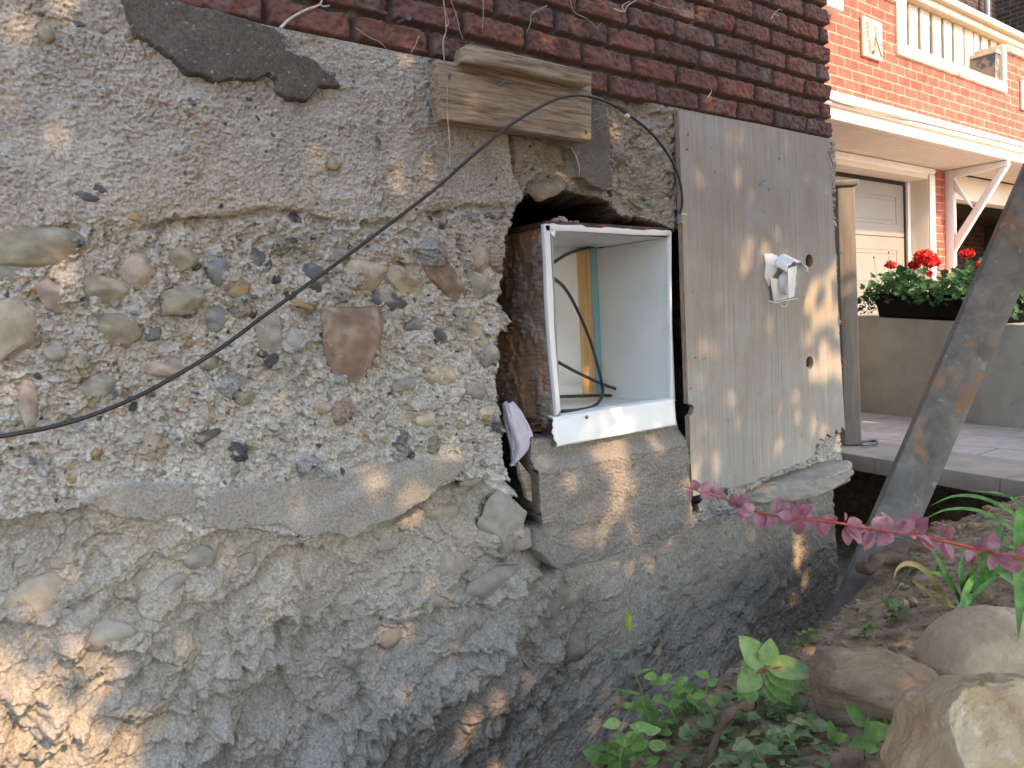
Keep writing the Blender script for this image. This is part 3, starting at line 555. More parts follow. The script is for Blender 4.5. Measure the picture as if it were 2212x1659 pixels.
# ================================================================ LOOSE THINGS ON THE WALL
def quadpt(Y, pts): return [onY(x, y, Y) for x, y in pts]
def board(name, Y, pts, th, mat, parent=None, bev=.003):
    m = MB(); m.prism(quadpt(Y, pts), (0, th, 0)); return m.build(name, mat, parent, False, bev, base=None)
b = board('timber_board', 1.482, [(957, 258), (943, 127), (1278, 184), (1278, 303)], .042, M['timber'])
tag(b, 'wide weathered timber board nailed over the top of the broken opening', 'board')
def nail(p, q, r=.0022, hr=.0048, mat=None, parent=None, name='nail'):
    m = MB(); p = Vector(p); q = Vector(q); d_ = (q-p).normalized(); m.tube([p, q], r, 7); m.tube([q-d_*.001, q+d_*.0015], hr, 10)
    return m.build(name, M['nail'], parent)
for (x, y, l) in ((968, 165, .004), (1283, 212, .012), (1266, 285, .004)):
    if x > 1279: x = 1274
    p = onY(x, y, 1.482); nail(p+np.array([0, .01, 0]), p+np.array([0, -l, 0]), parent=b)
p = onY(1075, 186, 1.482); nail(p, p+np.array([.012, -.022, .012]), parent=b, name='bent_nail')
m = MB(); A0 = onY(1003, 132, 1.448); A1 = onY(1278, 184, 1.448); A2 = onY(1280, 155, 1.448); A3 = onY(1012, 93, 1.448)
poly = [A0, A1, A2, A2+(A3-A2)*.5+np.array([0, 0, .001]), A3]
m.prism(poly, (0, .052, 0)); bt = m.build('timber_batten', M['timber'], None, False, .004); tag(bt, 'narrow timber batten with a chipped left end resting along the top edge of the board', 'batten')
k = nail(onY(857, 50, 1.552), onY(882, 38, 1.50), .0034, .0062); k.name = 'iron_nail'; tag(k, 'long dark nail sticking out of the brickwork left of the boards', 'nail')
# cable
cab = [(-60, 955), (0, 943), (100, 925), (180, 903), (260, 873), (330, 840), (400, 800), (480, 750), (560, 690), (650, 625), (740, 560), (800, 515), (880, 455), (950, 400), (1000, 355), (1050, 312), (1100, 272), (1150, 240), (1200, 215), (1240, 206), (1275, 209), (1310, 220), (1350, 243), (1390, 272), (1420, 302), (1445, 337), (1463, 372), (1472, 410), (1474, 440), (1468, 466)]
m = MB(); m.tube(spline([onY(x, y, 1.440+.0 if x > 900 else 1.44-.03*math.sin((900-x)/900*3)) for x, y in cab], 5), .0036, 8)
cb = m.build('black_cable', M['black'], None, True); tag(cb, 'long black cable looping up across the wall and over the timber board', 'cable')
m = MB(); p = onY(1354, 250, 1.44); m.tube([onY(1351, 247, 1.44), onY(1358, 252, 1.44)], .0052, 10); m.build('cable_collar', M['plastic'], cb)
m = MB(); m.tube([onY(1334, 228, 1.438), onY(1357, 243, 1.438)], .0022, 6); m.build('cable_tie', M['black'], cb)
# screw terminal at the end
cn = empty('cable_terminal', onY(1468, 470, 1.44), 'small metal cable terminal with two yellow caps at the left edge of the plywood', 'connector')
m = MB(); c0 = onY(1467, 473, 1.44); m.tube([c0+np.array([0, 0, .012]), c0-np.array([0, 0, .014])], .008, 12); m.tube([c0+np.array([-.009, 0, -.004]), c0+np.array([.009, 0, -.004])], .005, 8); m.build('clamp', M['nail'], cn)
for (a_, b_) in (((1472, 463), (1482, 465)), ((1471, 478), (1478, 486))):
    m = MB(); m.tube([onY(*a_, 1.435), onY(*b_, 1.435)], .0036, 8); m.build('yellow_cap', M['connector'], cn)
# dry creeper stems
def tendrils(name, P, r, Y, mat, label, branches=()):
    m = MB(); Q = spline([onY(x, y, Y+.006*math.sin(i*1.7)) for i, (x, y) in enumerate(P)], 5); m.tube(Q, list(np.linspace(r, r*.45, len(Q))), 5)
    for bP in branches: Qb = spline([onY(x, y, Y) for x, y in bP], 5); m.tube(Qb, list(np.linspace(r*.7, r*.3, len(Qb))), 5)
    o = m.build(name, mat, None, True); tag(o, label, 'dry vine', 'dead creeper stems on the wall'); return o
tendrils('dry_vine', [(957, -10), (964, 60), (957, 90), (960, 130), (966, 165), (966, 240), (970, 290), (973, 350), (976, 390), (985, 430), (992, 470)], .0017, 1.472, M['vine'], 'long dead vine hanging down over the left end of the timber board', [[(963, 60), (969, 48), (961, 20), (957, -8)]])
tendrils('dry_vine', [(605, 62), (625, 42), (660, 22), (690, 10), (697, -8)], .0032, 1.50, M['twig'], 'thick pale twig reaching up over the bricks left of the long nail', [[(690, 10), (700, 14), (712, 12)]])
tendrils('dry_vine', [(768, 60), (800, 82), (822, 92), (845, 118)], .0013, 1.53, M['vine'], 'thin vine slanting across the lowest bricks just left of the timber board')
tendrils('dry_vine', [(905, 78), (897, 98), (887, 114)], .0015, 1.53, M['vine'], 'short loose stem left of the batten on a brick')
tendrils('dry_vine', [(970, -8), (985, 30), (992, 60), (1000, 85)], .0014, 1.52, M['vine'], 'thin curved vine above the left end of the batten', [[(985, 30), (980, 44)]])
tendrils('dry_vine', [(1043, -8), (1044, 35), (1041, 68)], .0014, 1.53, M['vine'], 'straight hanging vine above the middle of the batten')
tendrils('dry_vine', [(1182, 12), (1150, 28), (1146, 50), (1138, 70)], .0014, 1.53, M['vine'], 'forked dead vine on bricks above the batten', [[(1150, 28), (1165, 24), (1180, 16)]])
tendrils('dry_vine', [(1230, -8), (1240, 25), (1270, 42), (1295, 68)], .0014, 1.53, M['vine'], 'thin vine with a hooked side shoot high above the right end of the batten', [[(1290, 60), (1300, 48)]])
tendrils('dry_vine', [(1327, 20), (1348, 25), (1356, 12), (1375, 0)], .0024, 1.51, M['twig'], 'pale forked twig sticking out of the bricks at the top edge of the picture', [[(1348, 25), (1345, 12), (1362, 2)]])
tendrils('dry_vine', [(1392, 0), (1430, 14), (1475, 24), (1520, 40)], .0014, 1.53, M['vine'], 'long thin vine running along the upper bricks towards the corner', [[(1475, 24), (1480, 38)]])
tendrils('dry_vine', [(1665, 42), (1672, 30), (1684, 20), (1690, 24)], .0016, 1.52, M['twig'], 'curly pale stem on the bricks near the house corner', [[(1672, 30), (1682, 34)]])
tendrils('dry_vine', [(1528, 212), (1536, 200), (1538, 190)], .0014, 1.53, M['twig'], 'tiny curled stem on the bricks above the plywood')
tendrils('dry_vine', [(1278, 262), (1305, 250), (1330, 230), (1345, 226)], .0013, 1.53, M['vine'], 'brittle stem spreading right from the timber board onto the mortar', [[(1305, 250), (1300, 262)], [(1290, 280), (1318, 268), (1328, 262)]])
tendrils('dry_vine', [(1234, 318), (1245, 340), (1252, 365), (1250, 382)], .0012, 1.53, M['twig'], 'faint white root on the smooth mortar below the timber board')
tendrils('dry_vine', [(148, 800), (160, 818), (172, 828), (180, 840)], .0014, 1.545, M['root'], 'short dark root end poking out of the wall left of the cable')
for (x, y) in ((405, 96), (487, 168), (515, 222)):
    pass
tendrils('dry_vine', [(463, 185), (470, 172), (474, 155)], .0011, 1.535, M['twig'], 'fine white stem hanging below the dark mortar patch')
# dark mortar patch top left: thin real slab with ragged broken edge
def ragged(pts, Y, th, seed, amp=.0032, sub=7):
    P = [onY(x, y, Y) for x, y in pts]; out = []; rg_ = np.random.default_rng(seed); n = len(P)
    for i in range(n):
        a, b_ = P[i], P[(i+1) % n]; L = np.linalg.norm(b_-a); k = max(1, int(L/.010)) if sub else 1
        for j in range(k):
            t = j/k; q = a+(b_-a)*t; w = amp*(mn.noise(Vector(q*40))+.6*mn.noise(Vector(q*110)))*(1 if 0 < j else .5)
            out.append(q+np.array([w, 0, w*.9]))
    return out
def slabmesh(name, P, th, mat, parent, Y):
    """outline filled by a fine grid so that its face is uneven"""
    P = np.array(P); x0, x1 = P[:, 0].min()-.004, P[:, 0].max()+.004; z0, z1 = P[:, 2].min()-.004, P[:, 2].max()+.004
    s = .0028; xa = np.arange(x0, x1, s); za = np.arange(z0, z1, s); XX, ZZ = np.meshgrid(xa.astype(np.float32), za.astype(np.float32), indexing='ij')
    d_ = sdp(XX, ZZ, P[:, [0, 2]]); w = ss(-.002, .003, d_); h = th*w-.02*(1-w)+.003*fbm(XX, ZZ, .12, 3, 5)+.0008*fbm(XX, ZZ, .01, 3, 6)*w
    kp = (d_ > -.0045)[:-1, :-1]
    cc = np.ones(XX.shape+(3,), np.float32)*(np.array((.125, .116, .106))*(1+.25*fbm(XX, ZZ, .05, 4, 7)+.25*fbm(XX, ZZ, .006, 2, 8))[..., None])
    cc = cmix(cc, (.35, .32, .29), ss(.62, .8, fbm(XX, ZZ, .006, 2, 9)))
    return gridmesh(name, np.stack([XX, Y-h, ZZ], -1), mat, parent, keep=kp, colors=cc)
Pm = ragged([(262, -30), (262, 5), (275, 45), (286, 82), (330, 105), (370, 135), (400, 165), (432, 168), (462, 185), (495, 176), (548, 180), (572, 165), (590, 175), (592, 203), (620, 220), (662, 222), (686, 190), (730, 195), (733, 187), (705, 160), (668, 128), (612, 112), (612, 80), (585, 62), (480, 30), (385, 6), (355, -30)], WY, 0, 3)
slabmesh('mortar_patch', Pm, .012, M['concrete'], house, WY-.003)
slabmesh('mortar_patch', ragged([(926, 128), (945, 128), (948, 210), (928, 192)], WY, 0, 4), .012, M['concrete'], house, WY-.004)
# ================================================================ WHITE SHEET METAL BOX IN THE OPENING
bx = empty('metal_box', (1.6, 1.56, -.30), 'white metal lined box frame set in the broken opening, rusty wood on its left side', 'window well')
L0, L1 = W(1180, 487), W(1203, 900); Rt, Rb = W(1449, 500), W(1455, 915)
zt, zb, zf = .262, -.235, -.307; xl, xr = 1.362, 1.832; dep = .300; Yf = 1.545
# left outer side: rotten plywood with torn layers
na, nbv = 90, 150
ya = np.linspace(Yf+.006, Yf+dep, na, dtype=np.float32); za = np.linspace(zb-.035, zt, nbv, dtype=np.float32)
YY, ZZ = np.meshgrid(ya, za, indexing='ij')
torn = ss(.05, .12, fbm(YY, ZZ*.5, .09, 4, 611)+.25*np.exp(-((YY-1.64)/.05)**2)); torn2 = ss(.12, .2, fbm(YY, ZZ*.4, .07, 4, 613)+.3*np.exp(-((YY-1.60)/.05)**2-((ZZ+.05)/.1)**2))
XX = xl-.006-.003*fbm(YY, ZZ*4, .03, 4, 615)+.004*torn+.004*torn2+.0022*np.sign(vn(YY*.2, ZZ, .004, 617))*(1-torn)
XX = XX - .010*np.clip(1-(ZZ-(zb-.035))/.1, 0, 1)*vn(YY, ZZ, .03, 619)
cw = np.ones(YY.shape+(3,), np.float32)*(np.array((.30, .235, .20))*(1+.35*fbm(YY*.3, ZZ, .012, 4, 621)+.3*fbm(YY, ZZ, .08, 3, 623))[..., None])
cw = cmix(cw, (.40, .33, .29), .8*ss(.0, .5, vn(YY, ZZ, .12, 631)+(ZZ-.1)*2)); cw = cmix(cw, (.36, .21, .13), torn2*.85); cw = cmix(cw, (.20, .12, .07), torn*(1-torn2)*.6); cw = cmix(cw, (.30, .28, .27), .8*ss(.35, .5, fbm(YY, ZZ, .05, 3, 633))*ss(0, -.15, ZZ)*(YY < 1.66))
M['rotattr'] = mk('rotten_wood', [(.25, g3(.6)), (.5, g3(1.0)), (.8, g3(1.4))], 30, 8, .85, .8, 60, .003, attr=True, stretch=(1, .5, 4), spec=.2)
gridmesh('side_panel', np.stack([XX, YY, ZZ], -1), M['rotattr'], bx, colors=cw)
m = MB(); m.box((xl-.004, Yf+.004, zt-.004), (xr, Yf+dep, zt+.012)); m.build('carcass_top', M['rotwood'], bx); m = MB(); m.box((xl-.004, Yf+.004, zb-.05), (xr+.0, Yf+dep, zb-.004)); m.build('carcass_bottom', M['rotwood'], bx)
Wm = M['whitewall']
def gridwall(name, c00, c10, c01, c11, mat, amp, seed, nx=30, ny=40):
    c00, c10, c01, c11 = map(np.array, (c00, c10, c01, c11)); u = np.linspace(0, 1, nx)[:, None, None]; v = np.linspace(0, 1, ny)[None, :, None]
    P = (c00*(1-u)+c10*u)*(1-v)+(c01*(1-u)+c11*u)*v; nrm = np.cross(c10-c00, c01-c00); nrm /= np.linalg.norm(nrm)
    n_ = fbm((u+0*v)[..., 0].astype(np.float32), (v+0*u)[..., 0].astype(np.float32), .5, 2, seed)
    return gridmesh(name, P+nrm*(n_*amp)[..., None], mat, bx)
Yb = Yf+dep
gridwall('inner_side', (xr-.006, Yf, zb), (xr-.006, Yb, zb), (xr-.006, Yf, zt-.016), (xr-.006, Yb, zt-.016), Wm, .003, 1)
gridwall('inner_side', (xl+.012, Yf, zb), (xl+.012, Yb, zb), (xl+.012, Yf, zt-.016), (xl+.012, Yb, zt-.016), Wm, .003, 2)
gridwall('inner_top', (xl, Yf, zt-.016), (xr, Yf, zt-.018), (xl, Yb, zt-.012), (xr, Yb, zt-.012), Wm, .004, 3)
gridwall('inner_floor', (xl, Yf-.004, zb+.002), (xr, Yf-.004, zb+.004), (xl, Yb, zb+.006), (xr, Yb, zb+.006), M['white'], .003, 4)
def bxx(px, py=700): return onY(px, py, Yb)[0]
xA, xB, xC, xD = bxx(1253), bxx(1284), bxx(1297), xr
m = MB(); m.box((xl-.01, Yb, zb), (xA-.003, Yb+.012, zt)); m.build('back_panel', Wm, bx)
m = MB(); m.box((xA, Yb+.006, zb), (xB, Yb+.03, zt)); m.build('wood_stud', M['pine'], bx)
m = MB(); m.box((xB, Yb+.002, zb), (xC+.01, Yb+.02, zt)); m.build('blue_strip', M['blue'], bx)
m = MB(); m.box((xC+.002, Yb-.004, zb), (xr, Yb+.012, zt)); m.build('back_panel', Wm, bx)
# glue stain on the stud
# front edges: bent strips
def strip(name, pts, th, mat, parent, seed=0):
    m = MB(); m.prism([np.array(p) for p in pts], (0, th, 0)); return m.build(name, mat, parent, False, .0012)
def FP(px, py, Y=Yf-.004): return onY(px, py, Y)
strip('left_edge', [FP(1176, 486), FP(1188, 486), FP(1191, 560), FP(1196, 640), FP(1197, 700), FP(1203, 780), FP(1208, 850), FP(1212, 886), FP(1203, 897), FP(1199, 850), FP(1192, 780), FP(1189, 740), FP(1185, 690), FP(1182, 640), FP(1180, 570)], .014, M['white'], bx)
tp = [FP(1180, 499), FP(1230, 499.5), FP(1300, 503), FP(1370, 507.5), FP(1450, 509)]
up = []; rgj = random.Random(4)
for i in range(28):
    t = i/27; x = 1450-(1450-1176)*t; y = 486+14*(x-1176)/274-(3.5 if x < 1260 else 1)+rgj.uniform(-1.6, 1.6); up.append(FP(x, y, Yf-.004))
strip('top_edge', tp+up, .016, M['white'], bx)
strip('right_edge', [FP(1446, 510), FP(1451, 500), FP(1451, 600), FP(1453, 760), FP(1456, 862), FP(1451, 864), FP(1448, 700)], .012, M['white'], bx)
# torn flap at the top left corner
m = MB(); m.add([FP(1188, 500, Yf-.008), FP(1200, 497, Yf-.010), FP(1198, 512, Yf-.020), FP(1191, 506, Yf-.014)], [(0, 1, 2, 3), (3, 2, 1, 0)]); m.build('torn_flap', M['white'], bx)
# lower apron: bent sheet, torn at its left end, bowed
nu, nv_ = 60, 16; PP = np.zeros((nu, nv_, 3))
for i in range(nu):
    t = i/(nu-1); topx, topy = 1191+(1457-1191)*t, 903+(862-903)*t; bx_, by_ = 1201+(1461-1201)*t, 965+(918-965)*t
    for j in range(nv_):
        v = j/(nv_-1); jag = (2.5*math.sin(v*7+1)+1.6*math.sin(v*23)+1*math.sin(v*47))*(1-t)**22
        px = topx+(bx_-topx)*v+jag; py = topy+(by_-topy)*v
        dent = .013*math.exp(-((t-.10)/.10)**2-((v-.12)/.3)**2)+.004*math.exp(-((t-.27)/.04)**2-((v-.0)/.2)**2)-.003*math.sin(t*9)*(1-v)
        PP[i, j] = onY(px, py, Yf-.012-.010*v+dent)
ap = gridmesh('apron', PP, M['white'], bx); s_ = ap.modifiers.new('thick', 'SOLIDIFY'); s_.thickness = .0016
m = MB(); lip = np.zeros((nu, 2, 3)); lip[:, 0] = PP[:, 0]; lip[:, 1] = PP[:, 0]+np.array([0, .022, .004]); gridmesh('apron_lip', lip, M['white'], bx)
p = FP(1265, 901, Yf-.01); nail(p, p+np.array([0, -.004, 0]), .003, .005, parent=bx, name='screw')
# splintered ends below the left side
m = MB(); rgs = np.random.default_rng(9)
for k in range(14):
    a_ = onY(rgs.uniform(1128, 1170), rgs.uniform(905, 935), 1.59+rgs.uniform(0, .05)); m.prism([a_, a_+np.array([.05, 0, .002]), a_+np.array([.055, .0, .008]), a_+np.array([.004, 0, .007])], (0, .03, 0))
m.build('splintered_base', M['rotwood'], bx)
m = MB(); m.hexa([onY(1180, 962, 1.55), onY(1201, 966, 1.55), onY(1201, 966, 1.60), onY(1180, 962, 1.60), onY(1181, 938, 1.55), onY(1200, 934, 1.55), onY(1200, 934, 1.60), onY(1181, 938, 1.60)]); m.build('wood_block', M['rotwood'], bx, bevel=.003)
# small stones lying on the top edge
for i, (x, y, s) in enumerate(((1197, 484, .013), (1213, 483, .019), (1244, 489, .009), (1232, 487, .007))):
    V, Fc = rock(3, 60+i, .8); c = onY(x, y, 1.57); V = V*np.array([s, s, s*.62])+np.array([c[0], c[1], zt+.012+s*.45])
    o = obj('loose_stone', V, Fc, M['stone'], None, True, colors=np.ones((len(V), 3))*np.array((.36, .31, .28)))
    tag(o, ['small grey stone at the left corner on top of the white box', 'largest of the stones lying on top of the white box', 'small stone furthest right on top of the white box', 'tiny stone between two larger ones on top of the white box'][i], 'stone', 'stones lying on top of the white box')
# the cable coiled inside
def incab(name, pts, label, r=.005):
    m = MB(); m.tube(spline([onY(x, y, Y) for x, y, Y in pts], 8), r, 8); o = m.build(name, M['black'], None, True); tag(o, label, 'cable', 'cables inside the white box')
incab('inner_cable', [(1190, 571, 1.66), (1225, 549, 1.72), (1258, 538, 1.80), (1290, 529, 1.85)], 'short black cable crossing the top left of the white box interior')
incab('inner_cable', [(1192, 598, 1.64), (1222, 625, 1.70), (1252, 680, 1.76), (1278, 745, 1.78), (1296, 810, 1.76), (1302, 848, 1.72), (1290, 872, 1.67), (1262, 884, 1.63), (1212, 888, 1.60)], 'black cable looping down through the white box to its floor')
incab('inner_cable', [(1207, 783, 1.62), (1250, 806, 1.68), (1300, 829, 1.76), (1345, 845, 1.80), (1362, 851, 1.81), (1345, 855, 1.81), (1300, 854, 1.80), (1205, 857, 1.74)], 'black cable folded back on itself near the floor of the white box')
# sack stuffed in the gap
nu, nv_ = 46, 26; PP = np.zeros((nu, nv_, 3)); path = [(1096, 870), (1108, 898), (1119, 928), (1126, 952), (1125, 974), (1116, 992), (1106, 1006)]
ctr = spline([(x, y, 0) for x, y in path], 8)
for i in range(nu):
    t = i/(nu-1); c = ctr[int(t*(len(ctr)-1))]; hw = 6+19*math.sin(math.pi*min(1, t*1.1+.04))**.7
    for j in range(nv_):
        v = j/(nv_-1)*2-1; fold = .007*math.sin(v*4+3*t+1.5*math.sin(t*5))+.003*math.sin(v*9-6*t)+.002*math.sin(v*17+14*t)
        PP[i, j] = onY(c[0]+hw*v, c[1]-6*v*math.sin(t*3)+2*math.sin(v*5+t*9), 1.552+.03*v*v-fold-.02*math.sin(math.pi*t))
o = gridmesh('cloth_sack', PP, M['sack'], None, base=onY(1100, 1004, 1.57)); o.data.transform(Matrix.Identity(4)); s_ = o.modifiers.new('thick', 'SOLIDIFY'); s_.thickness = .003
tag(o, 'crumpled pale lilac sack stuffed between the cobble wall and the box', 'sack')
# splinter of wood leaning below
m = MB(); Pz = [onY(*q, 1.535) for q in [(1121, 995), (1133, 1010), (1150, 1030), (1156, 1055), (1166, 1080), (1170, 1110), (1158, 1092), (1140, 1078), (1134, 1050), (1126, 1030)]]
m.prism(Pz, (0, .016, 0)); o = m.build('wood_splinter', M['timber'], None, False, .002); tag(o, 'jagged splinter of old wood leaning left of the block under the box', 'wood scrap')
# ================================================================ PLYWOOD SHEET
pan = empty('plywood_sheet', (2.3, 1.52, -.5), 'large weathered grey plywood sheet fixed over the wall at the house corner', 'plywood')
def fillpoly(outer, holes, th, name, mats, parent, edge=None):
    bm = bmesh.new(); es = []; loops = [outer]+holes
    for Lp in loops:
        vs = [bm.verts.new(tuple(p)) for p in Lp]
        for i in range(len(vs)): es.append(bm.edges.new((vs[i], vs[(i+1) % len(vs)])))
    bmesh.ops.triangle_fill(bm, edges=es, use_beauty=True, use_dissolve=False)
    r = bmesh.ops.extrude_face_region(bm, geom=list(bm.faces)); vv = [g for g in r['geom'] if isinstance(g, bmesh.types.BMVert)]
    bmesh.ops.translate(bm, verts=vv, vec=(0, th, 0)); bmesh.ops.recalc_face_normals(bm, faces=list(bm.faces)); bm.normal_update()
    V = [v.co[:] for v in bm.verts]; bm.verts.index_update(); Fc = [tuple(v.index for v in f.verts) for f in bm.faces]; side = [abs(f.normal.y) < .5 for f in bm.faces]
    bm.free(); o = obj(name, V, Fc, mats, parent)
    for f, s in zip(o.data.polygons, side): f.material_index = 1 if s else 0
    return o
YP = 1.515
rgp = random.Random(5)
oe = [(1466, 239), (1560, 253), (1640, 268), (1720, 285), (1790, 301), (1797, 420), (1805, 540), (1812, 700), (1818, 800), (1825, 925)]
bot = [(1825, 930), (1818, 922), (1812, 938), (1806, 926), (1798, 945), (1788, 936), (1779, 950), (1770, 947), (1762, 960), (1758, 985), (1748, 990), (1730, 1000), (1715, 1003), (1700, 1012), (1682, 1014), (1660, 1028), (1640, 1032), (1622, 1043), (1603, 1046), (1580, 1055), (1560, 1052), (1542, 1061), (1520, 1066), (1497, 1072)]
lef = [(1493, 1000), (1490, 920), (1489, 900), (1496, 893), (1500, 880), (1494, 874), (1487, 872), (1484, 780), (1479, 640), (1475, 500), (1471, 380)]
outer = [onY(x+(rgp.uniform(-1.2, 1.2) if y > 920 else 0), y, YP) for x, y in oe+bot+lef]
def ell(cx, cy, rx, ry, n=18): return [onY(cx+rx*math.cos(2*math.pi*k/n), cy+ry*math.sin(2*math.pi*k/n), YP) for k in range(n)]
fillpoly(outer, [ell(1748, 563, 8, 14), ell(1749, 783, 8, 14)], .017, 'sheet', [M['ply'], M['plyedge']], pan)
for (x, y) in ((1748, 563), (1749, 783)):
    V, Fc = rock(3, int(x+y), .7); c = onY(x+3, y+4, YP+.028); V = V*np.array([.03, .014, .026])+c
    obj('stone_in_hole', V, Fc, M['stone'], pan, True, colors=np.ones((len(V), 3))*np.array((.30, .27, .22)))
for (x, y, l) in ((1486, 290, .002), (1484, 323, .001), (1502, 772, .002), (1492, 839, .001), (1683, 342, .001), (1817, 545, .001)):
    p = onY(x, y, YP); nail(p+np.array([0, .004, 0]), p+np.array([0, -l, 0]), .0015, .0036, parent=pan, name='screw')
for Pt in ([(1789, 326), (1795, 342), (1800, 358)], [(1819, 775), (1827, 785), (1835, 794)], [(1812, 676), (1811, 690), (1812, 704)], [(1640, 400), (1648, 392), (1654, 388)]):
    m = MB(); m.tube(spline([onY(x, y, YP-.006) for x, y in Pt], 4), .0016, 5); m.build('wire_stub', M['nail'], pan)
# broken exhaust hood on it
vh = empty('vent_hood', onY(1690, 652, YP), 'broken white plastic exhaust hood screwed to the plywood sheet', 'vent hood')
def vp(x, y, off): return onY(x, y, YP-off)
m = MB(); m.prism([vp(*q, .006) for q in [(1651, 549), (1668, 547), (1680, 553), (1686, 566), (1676, 590), (1670, 598), (1666, 615), (1662, 618), (1653, 600), (1655, 570)]], (0, .005, 0)); m.build('base_plate', M['plastic'], vh, bevel=.001)
nu, nv_ = 22, 10; PP = np.zeros((nu, nv_, 3)); c0 = vp(1690, 575, 0)
for i in range(nu):
    a = math.pi*(.02+.96*i/(nu-1))
    for j in range(nv_):
        v = j/(nv_-1); rr_ = .052+.012*v
        PP[i, j] = c0+np.array([-math.cos(a)*rr_+.004, -.050*v-.002, math.sin(a)*(.040-.004*v)-.026*v-.006*math.sin(i*1.3)*v*v*.6])
g_ = gridmesh('hood', PP, M['plastic'], vh); g_.modifiers.new('t', 'SOLIDIFY').thickness = .0025
m = MB(); m.prism([vp(*q, .012) for q in [(1664, 598), (1668, 600), (1700, 606), (1716, 604), (1700, 646), (1672, 652)]], (0, .003, 0)); m.build('lower_plate', M['plastic'], vh, bevel=.001)
m = MB(); c1 = vp(1690, 612, .0); n_ = 28; r_o, r_i = .040, .036; V = []; 
for (r_, yo) in ((r_o, .0), (r_o, -.034), (r_i, -.034), (r_i, -.006)):
    for k in range(n_): a = 2*math.pi*k/n_; V.append(c1+np.array([r_*math.cos(a)*.85, yo-.012*math.sin(a), r_*math.sin(a)]))
Fc = [(i*n_+k, i*n_+(k+1) % n_, (i+1)*n_+(k+1) % n_, (i+1)*n_+k) for i in range(3) for k in range(n_)]+[tuple(range(3*n_, 4*n_))]
m.add(V, Fc); m.build('duct_collar', M['plastic'], vh, True)
m = MB(); m.prism([vp(*q, .050) for q in [(1702, 580), (1722, 574), (1716, 640), (1704, 645)]], (0, .002, 0)); m.build('side_wing', M['plastic'], vh)
m = MB(); m.tube(spline([vp(x, y, .03) for x, y in [(1660, 650), (1676, 654), (1692, 650), (1722, 645)]], 6), .0016, 5); m.tube(spline([vp(x, y, .03) for x, y in [(1682, 652), (1690, 662), (1700, 660), (1704, 650)]], 6), .0009, 5); m.build('loose_wire', M['plastic'], vh, True)
# ledge stone under the plywood
V, Fc = rock(6, 91, .9, .12, 22); c = onY(1745, 1030, 1.53); sh_ = 1-.45*np.clip(-V[:, 2], 0, 1)
V = V*np.array([.385, .165, .085]); V[:, 0] = V[:, 0]*sh_+.10*(1-sh_); V[:, 1] *= sh_
V[:, 2] = np.where(V[:, 2] > .02, .02+(V[:, 2]-.02)*.30, V[:, 2]); V[:, 2] += .05*V[:, 0]
for i in range(len(V)):
    p = Vector(V[i]); q_ = .016*mn.noise(Vector((p.x*9, p.y*9, p.z*40)))+.007*mn.noise(p*60)+.003*mn.noise(p*160); V[i] += np.array([.6*q_, -q_, .35*q_])*(1.0 if V[i][2] < .015 else .35)
V = V+c
n1 = fbm(V[:, 0], V[:, 1]+V[:, 2], .06, 4, 5)
o = obj('ledge_stone', V, Fc, M['stone'], house, True, colors=np.array((.30, .265, .22))*(1+.25*n1)[:, None])
